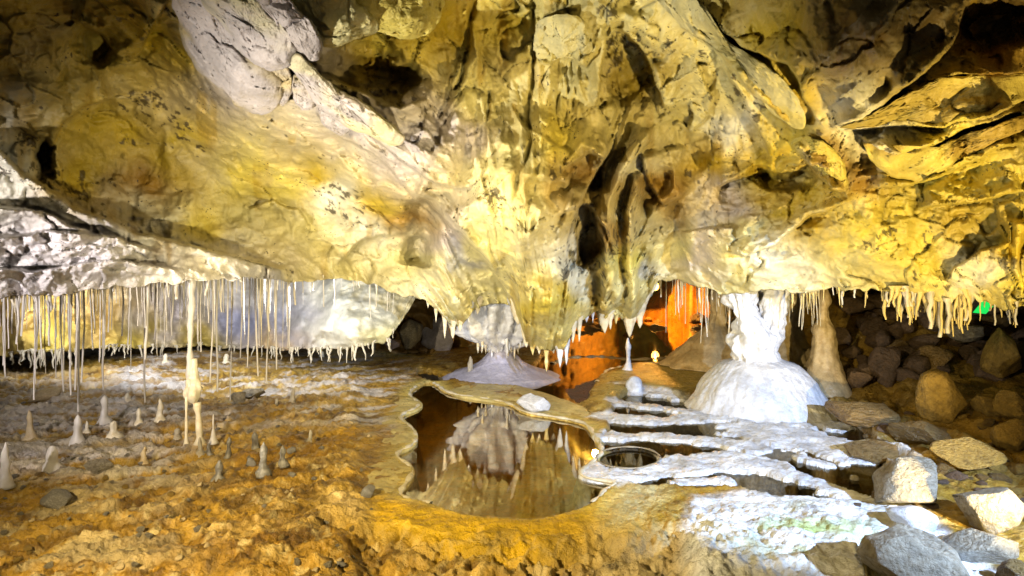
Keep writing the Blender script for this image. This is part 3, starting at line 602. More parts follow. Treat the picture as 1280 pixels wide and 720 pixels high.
# water
def water(name, polys, mat, zz=0.0, grow=.10):
    for poly in polys:
        pts = np.array(gp(poly)); a2 = pts - np.roll(pts, 1, 0)
        area = np.cross(pts, np.roll(pts, -1, 0)).sum()
        tan = np.roll(pts, -1, 0) - np.roll(pts, 1, 0); tan /= np.linalg.norm(tan, axis=1)[:, None]
        nrm = np.c_[tan[:, 1], -tan[:, 0]] * (1 if area > 0 else -1)
        pts = pts + nrm * grow
        if area < 0: pts = pts[::-1]
        o = obj(name, mesh(name, np.c_[pts, np.full(len(pts), zz)], [list(range(len(pts)))], smooth=False), mat); o['kind'] = 'structure'
water('pool_water', [pool_main], 'water', .004, .02); water('pool_water', [pool_far], 'water', .006, .03); water('pool_water', [pool_left], 'water', .005, .02)
water('pool_water', [pool_gour], 'gour', .0, .0); water('pool_water', [pool_oval], 'gour', .008, .02); water('pool_water', [pool_front], 'gour', .003, .02)
# thin white calcite rims along the pools' edges
def rimline(pts, r, label, mat='cream', zz=.03, closed=False):
    g = np.array(gp(pts)); n = len(g)
    # resample smoothly
    seg = np.r_[0, np.cumsum(np.linalg.norm(np.diff(g, axis=0), axis=1))]; s = np.arange(0, seg[-1], .03)
    q = np.c_[np.interp(s, seg, g[:, 0]), np.interp(s, seg, g[:, 1])]
    for _ in range(3): q[1:-1] = (q[:-2] + 2 * q[1:-1] + q[2:]) / 4
    t_ = np.gradient(q, axis=0); t_ /= np.linalg.norm(t_, axis=1)[:, None] + 1e-9; nr_ = np.c_[-t_[:, 1], t_[:, 0]]
    V_ = []; k = 8
    for i in range(len(q)):
        rr = r * (1 + .35 * math.sin(i * .7 + 2 * math.sin(i * .13)))
        for a in range(k):
            ca, sa = math.cos(2 * math.pi * a / k), math.sin(2 * math.pi * a / k)
            V_.append((*(q[i] + nr_[i] * ca * rr * 1.5), zz + sa * rr * .8))
    F_ = [(i * k + a, i * k + (a + 1) % k, (i + 1) * k + (a + 1) % k, (i + 1) * k + a) for i in range(len(q) - 1) for a in range(k)]
    return tag(obj('rimstone_lip', mesh('rimstone_lip', V_, F_), mat), label, 'rimstone')
rimline(pool_main[0:44], .014, 'thin pale scalloped lip along the muddy bank of the clear pool')
rimline(pool_main[62:100], .014, 'thin pale lip between the clear pool and the white terraces')
rimline(pool_main[98:124], .016, 'thin pale lip at the far end of the clear pool')
rimline(pool_oval + pool_oval[:1], .008, 'thin grey rim around the small oval basin', 'paleb', .035)
rimline([(690,455),(715,447),(750,446),(790,450),(830,448),(870,440)], .035, 'curved tan lip across the orange lit water', 'tan', .0)
rimline([(746,482),(760,466),(800,457),(850,459),(905,448)], .02, 'pale lip curving round the olive mound', 'cream', .05)

# tan shelves of rimstone overhanging the clear pool
def shelf(outline, label, seed, hz=.05, mat='pad'):
    p = np.array(gp(smoothpoly(outline, 3))); c0 = p.mean(0); K = len(p); V_ = []; rows = [(.97, -.05), (1.0, .012), (.995, .026)] + [(r, .03 + (hz - .03) * (1 - r ** 2)) for r in np.linspace(.97, .03, 14)]
    for sc_, zz in rows: V_.append(np.c_[c0 + (p - c0) * sc_, np.full(K, zz)])
    V_ = np.concatenate(V_); top_ = np.arange(len(V_)) >= 2 * K
    V_[:, 2] += top_ * (fbm(V_ * np.array([1, 1, 0]), 6, 4, seed) * .014 + fbm(V_ * np.array([1, 1, 0]), 22, 3, seed + 1) * .005)
    m = len(rows); i_ = np.arange(m * K).reshape(m, K); j_ = np.roll(i_, -1, 1)
    f = np.stack([i_[:-1], j_[:-1], j_[1:], i_[1:]], -1).reshape(-1, 4).tolist() + [i_[-1].tolist()]
    return tag(obj('rimstone_shelf', mesh('rimstone_shelf', V_, f), mat), label, 'rimstone')
shelf([(446,556),(468,530),(497,520),(517,536),(524,548),(519,562),(490,573),(462,570)], 'rounded tan rimstone shelf jutting into the clear pool beside the mud slope', 611)
shelf([(438,626),(446,592),(470,576),(495,574),(520,588),(516,604),(496,629),(462,640)], 'larger tan rimstone shelf holding a grey stone beside the golden dam', 612)
shelf([(486,516),(494,500),(508,493),(530,506),(526,514),(500,522)], 'small tan rimstone shelf near the head of the clear pool', 613)
shelf([(548,478),(600,474),(655,486),(700,500),(738,514),(735,529),(690,523),(645,508),(600,502),(562,496)], 'long ochre rimstone shelf between the clear pool and the water beyond', 614, .06)
# ================================================================== formations
def lathe(profile, seg=40, flute=0.0, nf=9, noise=.06, nscale=4, seed=0, bend=None):
    prof = np.array(profile, float); s = np.r_[0, np.cumsum(np.linalg.norm(np.diff(prof, axis=0), axis=1))]
    m = max(14, min(70, int(s[-1] / .025))); u = np.linspace(0, s[-1], m)
    r = np.interp(u, s, prof[:, 0]); zz = np.interp(u, s, prof[:, 1])
    for _ in range(2): r[1:-1] = (r[:-2] + 2 * r[1:-1] + r[2:]) / 4
    th = np.linspace(0, 2 * math.pi, seg, endpoint=False)
    TH, RR = np.meshgrid(th, r); ZZ = np.repeat(zz[:, None], seg, 1)
    base = np.c_[np.cos(TH).ravel(), np.sin(TH).ravel(), ZZ.ravel() * 1.0]
    fl = 1 + flute * np.abs(np.sin(TH.ravel() * nf / 2 + seed + 1.5 * fbm(base, 2, 2, seed)))
    p = np.c_[np.cos(TH).ravel() * RR.ravel(), np.sin(TH).ravel() * RR.ravel(), ZZ.ravel()]
    nn = fbm(p + seed * 3.1, nscale, 4, seed)
    rad = RR.ravel() * fl + noise * nn * np.minimum(1, RR.ravel() / (noise + 1e-6))
    x = np.cos(TH).ravel() * rad; y = np.sin(TH).ravel() * rad
    if bend is not None:
        bz = np.interp(ZZ.ravel(), [b[0] for b in bend], [b[1] for b in bend]); x = x + bz
    v = np.c_[x, y, ZZ.ravel()]
    i = np.arange(m * seg).reshape(m, seg); j = np.roll(i, -1, 1)
    f = np.stack([i[:-1], j[:-1], j[1:], i[1:]], -1).reshape(-1, 4).tolist()
    f += [list(i[0][::-1]), list(i[-1])]
    return v, f
def form(name, loc, profile, mat, parent=None, **kw):
    v, f = lathe(profile, **kw); return obj(name, mesh(name, v, f), mat, parent, tuple(loc))
def stub(name, px, py, h_px, w_px, mat, label, cat='stalagmite', group=None, seed=0, lean=0, tip=.45, waist=.8):
    b = on_floor(px, py); s = b[1] / F; h = h_px * s; r = w_px * s / 2 * .82
    pr = [(r * 2.4, -.03), (r * 1.5, h * .05), (r * 1.05, h * .14), (r * waist, h * .32), (r * .95, h * .55), (r * .7, h * .8), (r * tip, h * .96), (.001, h)]
    o = form(name, b, pr, mat, seg=20, noise=r * .75, nscale=.5 / max(r, .01), seed=seed, bend=[(0, 0), (h, lean * h)])
    return tag(o, label, cat, group)
# cone and column in the cool spot
b = on_floor(973, 521); b[1] += .55
root = empty('dripstone_column', b, 'white two lobed dripstone column standing on a broad smooth cone', 'column')
yc = b[1]; s = yc / F
form('cone', (0, 0, 0), [(.86, -.08), (.77, .02), (.72, .12), (.65, .25), (.55, .38), (.41, .50), (.25, .56), (.15, .68)], 'white', root, seg=140, flute=.02, nf=37, noise=.05, nscale=4, seed=3)
zt = P(0, 345, yc)[2] - b[2] + .1
form('trunk', (-.16, -.05, 0), [(.20, .50), (.19, .60), (.22, .70), (.22, .82), (.17, .93), (.12, 1.04), (.13, 1.18), (.16, 1.32), (.24, zt + .15)], 'white', root, seg=80, flute=.22, nf=9, noise=.13, nscale=7, seed=5, bend=[(.6, .10), (.85, .06), (1.2, -.06), (1.5, -.08)])
form('trunk', (.13, .02, 0), [(.10, .55), (.12, .80), (.14, .98), (.15, 1.15), (.16, 1.3), (.22, zt + .15)], 'white', root, seg=80, flute=.2, nf=8, noise=.11, nscale=6, seed=9, bend=[(.6, -.10), (.95, .02), (1.4, .10)])
# purple cone with the dripping mass over it
b = on_floor(626, 474); b[1] += .35; s = b[1] / F
root = empty('dripstone_column', b, 'lilac flared cone under a dripping cream stalactite cluster at the pool', 'column')
form('cone', (0, 0, 0), [(.92, -.06), (.74, .025), (.56, .08), (.42, .14), (.29, .22), (.20, .32), (.14, .42), (.11, .52)], 'lilac', root, seg=64, flute=.05, nf=11, noise=.04, nscale=4, seed=13)
zt = P(0, 372, b[1])[2] - b[2]
form('dripping_mass', (0, -.05, 0), [(.08, .34), (.15, .42), (.28, .50), (.42, .64), (.50, .84), (.52, .98), (.46, zt + .2)], 'white', root, seg=96, flute=.45, nf=15, noise=.20, nscale=7, seed=15)
for k in range(34):
    a = random.uniform(2.6, 6.8); rr = random.uniform(.14, .50); l = random.uniform(.10, .26); zz = .36 + rr * .66
    form('drip', (rr * math.cos(a), rr * math.sin(a) - .05, zz), [(.001, -l), (.012, -l * .8), (.022, -l * .4), (.04, .02), (.06, .12)], 'cream' if k % 3 else 'white', root, seg=10, noise=.01, nscale=12, seed=k)
tag_o = stub('stalagmite', 588, 471, 26, 8, 'paleb', 'small pale stub stalagmite on the skirt of the lilac cone', seed=3)
# slender tan stalagmite joined to the ceiling
b = on_floor(1030, 486); s = b[1] / F
zt = under_z(b[0], b[1])[0] - b[2] if False else P(0, 355, b[1])[2] - b[2]
o = form('stalagmite', b, [(.34, -.1), (.26, .06), (.18, .25), (.15, .45), (.13, .62), (.10, .75), (.055, .83), (.05, zt + .15)], 'tan', seg=40, flute=.1, nf=7, noise=.05, nscale=6, seed=21)
tag(o, 'slender tan stalagmite with a thin neck reaching up to the ledge', 'stalagmite')
b = on_floor(1000, 470); b[1] += .5; zt = P(0, 350, b[1])[2] - b[2]
o = form('dripstone_column', b, [(.45, -.1), (.32, .2), (.20, .5), (.18, .8), (.22, 1.0), (.3, zt + .2)], 'tan', seg=40, flute=.25, nf=9, noise=.08, nscale=5, seed=23)
tag(o, 'fluted brown column in shade behind the white column', 'column')
b = on_floor(905, 452); b[1] += .3; zt = P(0, 350, b[1])[2] - b[2]
o = form('dripstone_column', b, [(.75, -.1), (.5, .15), (.28, .38), (.14, .55), (.10, .8), (.13, 1.0), (.2, zt + .2)], 'tan', seg=40, flute=.2, nf=8, noise=.07, nscale=5, seed=25)
tag(o, 'ochre flared column beside the orange lit chamber', 'column')
# central hanging dripstone over the white pillar
b = P(787, 420, float(np.interp(787, pxs, YB)) - .12); o = form('stalactite', b, [(.001, -.02), (.02, .02), (.035, .12), (.06, .22), (.055, .34), (.085, .5), (.08, .7), (.11, .95)], 'cream', seg=32, flute=.35, nf=6, noise=.04, nscale=9, seed=31)
tag(o, 'knobbly cream stalactite ending just above a white pillar', 'stalactite')
stub('stalagmite', 785, 462, 40, 9, 'white', 'slim white pillar stalagmite under the knobbly cream stalactite', seed=33, tip=.7)
stub('stalagmite', 793, 491, 21, 20, 'white', 'squat white knob stalagmite at the edge of the olive mound', seed=34, tip=.5)
stub('stalagmite', 710, 449, 19, 7, 'paleb', 'tiny pale tipped post standing in the orange lit water', seed=35, tip=.8)
stub('stalagmite', 1068, 612, 18, 13, 'paleb', 'short round stump with a white top in the brown pool', seed=36, tip=.85)
stub('stalagmite', 987, 452, 20, 3.5, 'cream', 'thin cream stick rising beside the white cone', seed=37, tip=.7)
stub('stalagmite', 686, 452, 12, 9, 'grey', 'small grey knob beside the pool lip', seed=38)
# the larger drapery stalactites at the foot of the pendant
k = 0
for px, top, tip, wpx, dep, mat in [(575,385,418,10,8.7,'cream'),(566,392,436,6,8.6,'cream'),(556,392,424,5,8.6,'cream'),(597,400,440,9,8.7,'cream'),(606,405,444,7,8.6,'white'),(648,405,440,10,8.7,'cream'),(658,410,448,8,8.6,'cream'),
    (666,415,452,9,8.6,'yellow'),(674,420,447,8,8.5,'cream'),(683,420,444,7,8.5,'yellow'),(692,420,440,6,8.5,'cream'),(700,400,432,8,8.4,'white'),(708,396,430,6,8.4,'white'),(716,388,424,6,8.4,'cream'),(724,380,415,5,8.4,'cream'),(733,376,404,6,8.4,'white'),
    (741,370,398,5,8.4,'white'),(756,350,402,12,8.5,'cream'),(763,355,408,10,8.5,'cream'),(770,350,392,8,8.4,'yellow'),(800,345,392,9,8.4,'cream'),(808,340,378,7,8.4,'cream'),(815,335,366,7,8.4,'cream'),(545,385,402,5,8.6,'cream'),(535,378,392,4,8.5,'cream'),(586,398,428,6,8.7,'white'),(640,405,432,6,8.7,'white')]:
    by_ = float(np.interp(px, pxs, brimy)); dep = float(np.interp(px, pxs, YB)) + random.uniform(-.03, .10); top = by_ - 6; tip = by_ + random.choice([random.uniform(4, 10), random.uniform(6, 16), random.uniform(12, 28)]); wpx *= random.uniform(.8, 1.5)
    v0 = P(px, tip, dep); s = dep / F; h = (tip - top) * s; r = wpx * s / 2
    o = form('stalactite', v0, [(.001, 0), (r * .25, h * .12), (r * .45, h * .4), (r * .8, h * .8), (r * 1.3, h + .06), (r * 2.0, h + .26)], mat, seg=14, flute=.3, nf=5, noise=r * .5, nscale=8, seed=40 + k); k += 1
    tag(o, 'tapering %s stalactite at the foot of the great central pendant' % {'cream': 'cream', 'white': 'white', 'yellow': 'yellow'}[mat], 'stalactite', 'drapery stalactites of the central pendant')

# ------------------------------------------------------------------ straws
def straw_mesh(seed, taper=.5, sides=6, rings=7, wob=.012):
    rg = random.Random(seed); V_ = []
    ox = oy = 0
    for i in range(rings):
        t_ = i / (rings - 1); r = (1.5 if i == 0 else 1.0) * (1 - taper * t_) * rg.uniform(.85, 1.15)
        ox += rg.uniform(-wob, wob) * 3; oy += rg.uniform(-wob, wob) * 3
        for a in range(sides):
            V_.append((r * math.cos(2 * math.pi * a / sides) + ox * (i > 0), r * math.sin(2 * math.pi * a / sides) + oy * (i > 0), -t_))
    F_ = [(i * sides + a, (i + 1) * sides + a, (i + 1) * sides + (a + 1) % sides, i * sides + (a + 1) % sides) for i in range(rings - 1) for a in range(sides)]
    F_.append([(rings - 1) * sides + a for a in range(sides)][::-1])
    return mesh('straw', V_, F_)
straw_w = [straw_mesh(s_, .35, wob=.25) for s_ in range(8)]; straw_y = [straw_mesh(50 + s_, .75, wob=.2) for s_ in range(6)]; straw_c = [straw_mesh(80 + s_, .7, wob=.3) for s_ in range(6)]
for m_ in straw_w: m_.materials.append(M['straw'])
for m_ in straw_y: m_.materials.append(M['yellow'])
for m_ in straw_c: m_.materials.append(M['cream'])
def straw(name, x, y, ztop, length, r, pool, label, group, cat='straw'):
    o = bpy.data.objects.new(name, random.choice(pool)); C.objects.link(o); o.location = (x, y, ztop); o.scale = (r, r, length)
    o.rotation_euler = (random.gauss(0, .012), random.gauss(0, .012), random.uniform(0, 6))
    return tag(o, label, cat, group)
LG = 'straws over the stalagmite floor'
# long ones read off the photograph: x, y of the tip, depth
for px, tip, dep in [(6,472,5.3),(42,500,5.4),(60,432,5.2),(76,490,5.9),(84,494,5.6),(100,515,6.0),(97,488,5.6),(104,478,5.8),(126,488,6.3),(162,432,6.0),(181,505,6.6),(215,420,6.4),(152,420,6.1),(267,478,6.5),(272,490,6.9),(292,500,7.4),(318,470,7.2),(335,478,7.6),(344,462,7.4),(312,458,7.0),(285,432,6.8),(302,448,7.0),(250,440,6.6),(195,424,6.5),(112,438,5.7),(20,430,5.1),(30,420,5.3),(140,415,6.0),(360,440,7.7),(246,428,6.4)]:
    b = P(px, tip, dep); zt, s_ = under_z(b[0], b[1]); zt += .04
    straw('soda_straw', b[0], b[1], zt, zt - b[2], random.uniform(.009, .013), straw_w, 'long thin white straw hanging from the low pale ledge far down towards the floor', 'long straws under the pale ledge')
n_ = 0; tries = 0
while n_ < 228 and tries < 6000:
    tries += 1
    px = random.choice([random.uniform(-8, 500), random.uniform(-8, 360)]); yb = float(np.interp(px, pxs, YB))
    dep = yb + random.choice([random.uniform(.02, .3), random.uniform(.1, 1.2), random.uniform(.5, 2.4)])
    if dep > 9.6: continue
    x = (px - 640) / F * dep; zt, s_ = under_z(x, dep)
    l = random.choice([random.uniform(.06, .22), random.uniform(.1, .4), random.uniform(.2, .6), random.uniform(.3, .95)]) * (1.0 if px < 360 else .6) + max(0, (dep - yb)) * .08
    l = min(l, zt - .1)
    straw('soda_straw', x, dep, zt + .03, l + .03, min(.018, random.lognormvariate(-5.1, .4)) * (1.5 if l < .2 else 1), random.choice([straw_w, straw_w, straw_c]), '%s thin white straw in the fringe %s the low pale ledge' % ('stubby' if l < .15 else 'short' if l < .3 else 'medium long' if l < .5 else 'longish', 'along the lip of' if dep - yb < .3 else 'behind the lip of' if dep - yb < 1.0 else 'far back under'), LG); n_ += 1
# small fringe on the far low wall
for k in range(95):
    px = random.uniform(-5, 498); i = int(np.argmin(abs(lx - px))); q = lastL[i]; l = random.uniform(.05, .2)
    straw('stalactite', q[0], q[1] - .02, q[2] + .05, l + .05, random.uniform(.012, .024), straw_c, 'tiny cream stalactite fringing the far low wall behind the straws', 'fringe of the far low wall', 'stalactite')
# yellow fringe under the right ledge
for k in range(105):
    px = random.choice([random.uniform(985, 1275), random.uniform(1120, 1215), random.uniform(1000, 1280)]); yb = float(np.interp(px, pxs, YB)); zb = float(np.interp(px, pxs, ZB))
    dep = yb + random.uniform(-.02, .12); thick = 1100 < px < 1215
    l = random.uniform(.05, .17) if not thick else random.uniform(.1, .34)
    straw('stalactite', (px - 640) / F * dep, dep, zb + .06, l + .07, random.uniform(.008, .014) if not thick else random.uniform(.015, .032), straw_y if random.random() < .75 else straw_w, ('thick' if thick else 'thin') + (' short' if l < .1 else ' longish' if l < .2 else ' long') + ' yellow stalactite in the ragged fringe of the yellow ledge', 'fringe of the yellow ledge', 'stalactite')
# straws before the orange chamber
for k in range(56):
    px = random.uniform(822, 915); yb = float(np.interp(px, pxs, YB)); dep = yb + random.uniform(.0, 1.6); x = (px - 640) / F * dep; zt, s_ = under_z(x, dep)
    l = random.choice([random.uniform(.1, .35), random.uniform(.3, .9)])
    straw('soda_straw', x, dep, zt + .04, l, random.uniform(.007, .013), random.choice([straw_c, straw_w]), 'thin straw hanging before the orange lit chamber', 'straws before the orange chamber')
for k in range(26):
    px = random.uniform(985, 1025); yb = float(np.interp(px, pxs, YB)); dep = yb + random.uniform(.1, 1.2); x = (px - 640) / F * dep; zt, s_ = under_z(x, dep)
    straw('stalactite', x, dep, zt + .04, random.uniform(.15, .6), random.uniform(.008, .014), straw_c, 'thin straw hanging between the white column and the tan stalagmite', 'straws beside the white column')

# ------------------------------------------------------------------ stalagmites of the left floor
b = on_floor(240, 566); b[1] = max(b[1], float(np.interp(240, pxs, YB)) + .12); b[0] = -400 / F * b[1]; b[2] = floor_z(b[0], b[1]); zt, _ = under_z(b[0], b[1])
root = empty('dripstone_column', b, 'thin crooked white column with a lumpy waist joining ledge and floor', 'column')
hh = zt - b[2]
form('trunk', (0, 0, 0), [(.04, hh * .30), (.035, hh * .34), (.026, hh * .45), (.022, hh * .6), (.028, hh * .8), (.035, hh + .05)], 'straw', root, seg=16, noise=.018, nscale=14, seed=51, bend=[(0, .0), (hh * .5, -.02), (hh, .0)])
form('waist', (.02, 0, 0), [(.001, hh * .22), (.045, hh * .25), (.06, hh * .31), (.05, hh * .38), (.03, hh * .43), (.015, hh * .5)], 'cream', root, seg=24, flute=.3, nf=7, noise=.05, nscale=14, seed=52)
form('leg', (.075, 0, -.02), [(.055, 0), (.03, .05), (.026, .2), (.03, hh * .25)], 'cream', root, seg=14, noise=.014, nscale=14, seed=53, bend=[(0, 0), (hh * .25, -.03)])
form('leg', (-.035, -.03, -.02), [(.03, 0), (.013, .04), (.012, .3), (.012, hh * .32)], 'cream', root, seg=10, noise=.004, nscale=14, seed=54)
form('leg', (.18, .02, -.02), [(.05, 0), (.02, .04), (.008, .16), (.004, .26)], 'straw', root, seg=10, noise=.006, nscale=14, seed=55)
stags = [(97,552,34,13,'straw','pale bulbous stalagmite tapering into a straw thin tip on white crust'),(131,526,32,11,'straw','white upright pillar stalagmite below a long straw'),(38,545,33,9,'tan','orange tinted pillar stalagmite on dark mud'),(5,604,52,13,'straw','white stalagmite rising from bright crusted floor beside the boulder'),
 (66,583,26,17,'straw','chunky white stalagmite with a blunt split top'),(173,527,17,7,'cream','small cream bottle shaped stalagmite'),(200,524,26,9,'cream','knobbly cream stalagmite in front of the crooked column'),(143,543,17,11,'cream','low cream cone on the white crust'),(108,540,14,7,'cream','low pale nub beside the bulbous stalagmite'),
 (180,578,20,10,'tan','little tan stalagmite with a pale tip'),(285,570,24,8,'grey','grey stalagmite with a fine white spike'),(273,597,22,11,'grey','stout grey stub stalagmite'),(328,590,38,12,'grey','tall dark grey stalagmite pillar on ochre mud'),(319,560,20,9,'grey','dark knob stalagmite behind the grey pillar'),(353,578,22,9,'grey','short dark stalagmite with mossy top'),
 (388,551,14,7,'paleb','small pale pointed stalagmite on the ochre slope'),(365,503,18,7,'paleb','slim pale stalagmite on the whitish slope'),(346,508,10,7,'paleb','low pale nub on the whitish slope'),(250,566,20,8,'paleb','pale stub at the foot of the crooked column'),(262,568,14,7,'grey','small grey stub at the foot of the crooked column'),
 (402,446,10,6,'cream','tiny cream stub before the far low wall'),(207,452,10,6,'cream','tiny cream stub in the dark gap behind the straws'),(283,452,10,8,'cream','tiny rounded stub in the gap under the far wall'),(160,500,9,7,'cream','low cream nub on dark mud'),(222,545,10,8,'paleb','low pale nub on streaked mud')]
for k, (px, py, h_, w_, mat, lab) in enumerate(stags):
    stub('stalagmite', px, py, h_, w_, mat, lab, group='stalagmites on the left floor', seed=100 + k, lean=random.uniform(-.08, .08), tip=.3 if h_ > 30 else .5)

# ------------------------------------------------------------------ boulders
def rock(seed, sub=3, cuts=24, rough=.10):
    rg = np.random.default_rng(seed); bm = bmesh.new(); bmesh.ops.create_icosphere(bm, subdivisions=sub, radius=1)
    v = np.array([x.co[:] for x in bm.verts]); f = [[x.index for x in fc.verts] for fc in bm.faces]; bm.free()
    for _ in range(cuts):
        n = rg.normal(size=3); n /= np.linalg.norm(n); d = rg.uniform(.46, .78); e = np.maximum(v @ n - d, 0); v = v - e[:, None] * n * .97
    v = v * (1 + rough * fbm(v + seed, 1.5, 4, seed))[:, None] + .06 * fbm(v + seed, 4, 4, seed + 1, ridged=True)[:, None] * v
    return mesh('rock', v, f)
def boulder(px, pyb, w_, h_, mat, label, seed, dep=None, group=None, name='boulder', sub=4, dy=1.0, zoff=0, parent=None):
    """centre bottom pixel on the ground, size in photograph pixels"""
    b = on_floor(px, pyb) if dep is None else P(px, pyb, dep); s = b[1] / F
    sx, sz = w_ * s / 2, h_ * s / 2
    o = obj(name, rock(seed, sub), mat); o.location = (b[0], b[1] + sx * .5, b[2] + sz * .62 + zoff); o.scale = (sx * 1.3, sx * dy * 1.15, sz * 1.32); o.rotation_euler = (0, random.uniform(-.15, .15), random.uniform(0, .6))
    return tag(o, label, 'boulder', group)
boulder(546, 440, 58, 52, 'lilac', 'lilac grey pointed boulder in the dark recess beside the pendant', 5)
boulder(512, 428, 32, 36, 'grey', 'dark grey boulder half hidden in the recess', 6, dep=11.5)
boulder(490, 436, 24, 16, 'dark', 'small dark boulder at the mouth of the recess', 8, dep=11)
boulder(670, 517, 40, 24, 'white', 'white lump of calcite on the far lip of the clear pool', 9)
boulder(1150, 634, 108, 76, 'paleb', 'large pale rounded boulder wedged above the white terraces', 11)
boulder(1256, 668, 84, 72, 'paleb', 'big white topped boulder with brown back near the path', 12)
boulder(1244, 706, 86, 46, 'paleb', 'low white wedge boulder in front of the big white topped one', 13)
boulder(1168, 745, 118, 88, 'paleb', 'smooth pale boulder streaked with green beside the dark puddle', 14)
boulder(1152, 662, 64, 30, 'white', 'flat bright slab under the large pale boulder', 15)
boulder(1276, 735, 40, 44, 'mud', 'tan corner boulder at the path', 16)
boulder(1188, 528, 68, 66, 'ochreb', 'golden ochre boulder with a pointed top before the dark pile', 17)
boulder(1240, 520, 40, 34, 'ochreb', 'small golden boulder between two larger golden ones', 18)
boulder(1272, 528, 54, 50, 'ochreb', 'rounded golden boulder beside the dark pile', 19)
boulder(1270, 566, 50, 44, 'ochreb', 'low golden boulder on the brown bank', 20)
boulder(1262, 468, 52, 60, 'ochreb', 'tall golden boulder leaning on the dark pile', 21, dep=7.2)
boulder(1100, 580, 70, 26, 'mud', 'flat brown stone half under the brown pool', 22)
boulder(1170, 560, 90, 34, 'mud', 'broad low brown stone on the bank', 23)
boulder(1090, 535, 90, 40, 'mud', 'smooth brown hump behind the brown pool', 24)
boulder(1225, 585, 70, 36, 'ochreb', 'low ochre stone above the white topped boulder', 25)
boulder(1215, 424, 46, 26, 'paleb', 'pale tilted slab below the small green lamp', 26, dep=8.0)
boulder(1255, 408, 40, 22, 'mud', 'brown slab beside the small green lamp', 28, dep=8.2)
boulder(118, 592, 34, 22, 'paleb', 'pale boulder with a greenish top among the stalagmites', 29, sub=3)
boulder(297, 504, 20, 20, 'paleb', 'white pointed lump under a straw', 41)
boulder(313, 498, 30, 16, 'paleb', 'broad white lump on the whitish slope', 42)
boulder(64, 636, 40, 26, 'grey', 'dark mossy boulder on the crusted floor', 30, sub=3)
boulder(312, 584, 16, 14, 'grey', 'small grey stone beside the grey pillar', 31, sub=3)
boulder(364, 568, 12, 10, 'grey', 'dark pebble stone on the ochre slope', 32, sub=3)
boulder(458, 622, 20, 16, 'grey', 'grey stone set in the tan pool bank', 33, sub=3)
boulder(50, 500, 36, 12, 'tan', 'flat yellow stone in the gloom behind the straws', 34, sub=3)
# dark pile
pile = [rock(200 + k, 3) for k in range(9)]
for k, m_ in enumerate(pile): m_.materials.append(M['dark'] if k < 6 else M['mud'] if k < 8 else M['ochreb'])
rg = random.Random(5); placed = []
while len(placed) < 150:
    dep = rg.uniform(7.4, 11.8); px = rg.uniform(1045, 1330); x = (px - 640) / F * dep
    if any((x - a) ** 2 + (dep - b_) ** 2 < (rr * .75) ** 2 for a, b_, rr in placed): 
        if rg.random() < .97: continue
    r = rg.choice([rg.uniform(.10, .2), rg.uniform(.12, .24), rg.uniform(.2, .36)]); zz = floor_z(x, dep)
    if H - zz < 0: continue
    placed.append((x, dep, r))
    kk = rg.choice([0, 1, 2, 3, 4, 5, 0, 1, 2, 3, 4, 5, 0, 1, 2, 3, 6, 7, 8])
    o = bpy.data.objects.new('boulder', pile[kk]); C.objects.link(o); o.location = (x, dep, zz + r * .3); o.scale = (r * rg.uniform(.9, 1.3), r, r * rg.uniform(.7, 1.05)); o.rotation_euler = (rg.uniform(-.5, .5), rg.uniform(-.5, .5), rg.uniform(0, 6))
    sw = ['tiny', 'small', 'middling', 'big', 'huge'][min(4, int((r - .10) / .052))]; pw = 'flat' if o.scale[2] < r * .8 else 'upright' if o.scale[2] > r * .97 else 'blocky'; pos = 'foot' if dep < 8.8 else 'middle' if dep < 10.3 else 'back'
    tag(o, '%s %s %s boulder at the %s of the gloomy rock pile' % (sw, pw, {6: 'muddy brown', 7: 'muddy brown', 8: 'ochre'}.get(kk, 'dark brown'), pos), 'boulder', 'boulders of the gloomy pile')
# rocks of the orange chamber's far shore
for k in range(22):
    dep = random.uniform(16.5, 19.5); px = random.uniform(715, 925); x = (px - 640) / F * dep; r = random.uniform(.12, .34)
    o = bpy.data.objects.new('boulder', pile[random.choice([6, 8, 8])]); C.objects.link(o); o.location = (x, dep, random.uniform(-.05, .25)); o.scale = (r * 1.4, r, r * .7); o.rotation_euler = (0, 0, random.uniform(0, 6))
    tag(o, ('brown' if o.data is pile[6] else 'ochre') + ' boulder on the far shore of the orange lit water', 'boulder', 'boulders of the far shore')
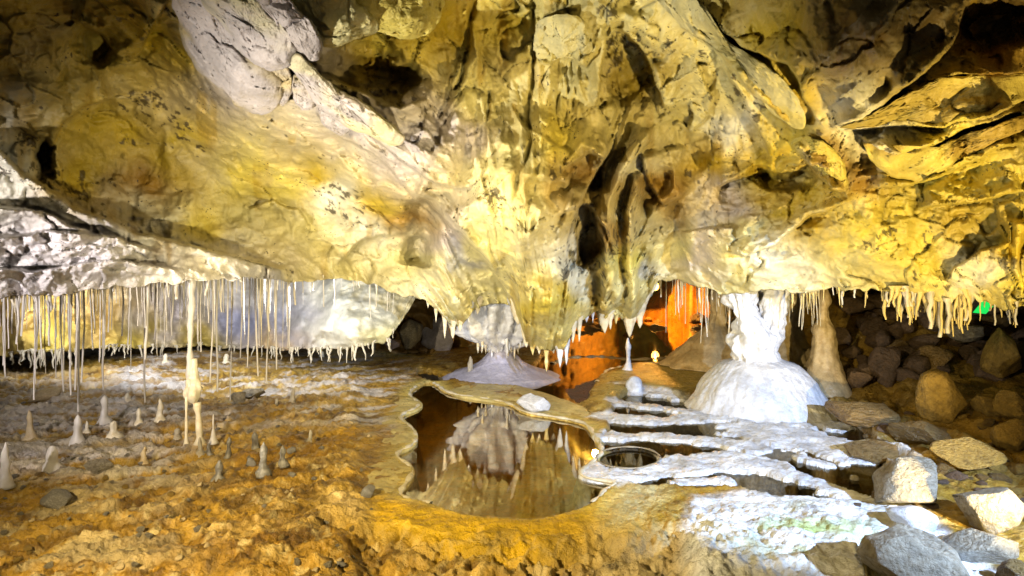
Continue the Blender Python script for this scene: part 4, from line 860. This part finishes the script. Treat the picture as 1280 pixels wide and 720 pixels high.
# stones on the mud
pebs = [rock(300 + k, 2) for k in range(5)]
for k, m_ in enumerate(pebs): m_.materials.append(M[['tan', 'paleb', 'grey', 'ochreb', 'paleb'][k]])
for k in range(120):
    px = random.uniform(0, 470); py = random.uniform(500, 715)
    b = on_floor(px, py); r = random.uniform(.012, .035); kk = random.randrange(5)
    o = bpy.data.objects.new('stone', pebs[kk]); C.objects.link(o); o.location = (b[0], b[1], b[2] + r * .3); o.scale = (r * 1.3, r, r * .8); o.rotation_euler = (0, 0, random.uniform(0, 6))
    tag(o, 'small %s stone lying on the ochre mud' % ['tan', 'pale', 'grey', 'ochre', 'pale'][kk], 'stone', 'small stones on the mud')

for k in range(90):
    px = random.uniform(1060, 1290); py = random.uniform(515, 640)
    b = on_floor(px, py)
    if b[2] < .02: continue
    r = random.choice([random.uniform(.02, .05), random.uniform(.03, .09)]); kk = random.choice([1, 2, 6, 7, 8])
    o = bpy.data.objects.new('stone', pile[kk]); C.objects.link(o); o.location = (b[0], b[1], b[2] + r * .15); o.scale = (r * 1.4, r * 1.1, r * .8); o.rotation_euler = (random.uniform(-.3, .3), random.uniform(-.3, .3), random.uniform(0, 6))
    tag(o, '%s %s stone half sunk in the brown bank below the rock pile' % ('larger' if r > .06 else 'middling' if r > .035 else 'small', {6: 'muddy', 7: 'muddy', 8: 'ochre'}.get(kk, 'dark')), 'stone', 'stones on the brown bank')
# ------------------------------------------------------------------ lamps that show
b = P(819, 358, 19.0)
root = empty('cave_lamp', b, 'glowing orange bulb lamp in the far chamber above the water', 'lamp')
form('bulb', (0, 0, 0), [(.001, -.13), (.08, -.10), (.12, 0), (.08, .10), (.04, .15)], 'orange', root, seg=20, noise=0)
form('socket', (0, 0, 0), [(.05, .15), (.06, .17), (.06, .3), (.03, .34)], 'metal', root, seg=16, noise=0)
b = P(1230, 388, 7.2)
root = empty('emergency_lamp', b, 'small glowing green lamp among the dark boulders', 'lamp')
v = np.array([(-.07, 0, -.03), (.02, 0, -.04), (.13, 0, .07), (.12, 0, .12), (.05, 0, .11), (-.07, .08, -.03), (.02, .08, -.04), (.13, .08, .07), (.12, .08, .12), (.05, .08, .11)])
obj('lens', mesh('lens', v, [[0, 1, 2, 3, 4], [9, 8, 7, 6, 5]] + [[k, k + 5, (k + 1) % 5 + 5, (k + 1) % 5] for k in range(5)], smooth=False), 'green', root)
obj('housing', mesh('housing', v * np.array([1.1, .6, 1.1]) + np.array([0, .085, 0]), [[0, 1, 2, 3, 4], [9, 8, 7, 6, 5]] + [[k, k + 5, (k + 1) % 5 + 5, (k + 1) % 5] for k in range(5)], smooth=False), 'metal', root)
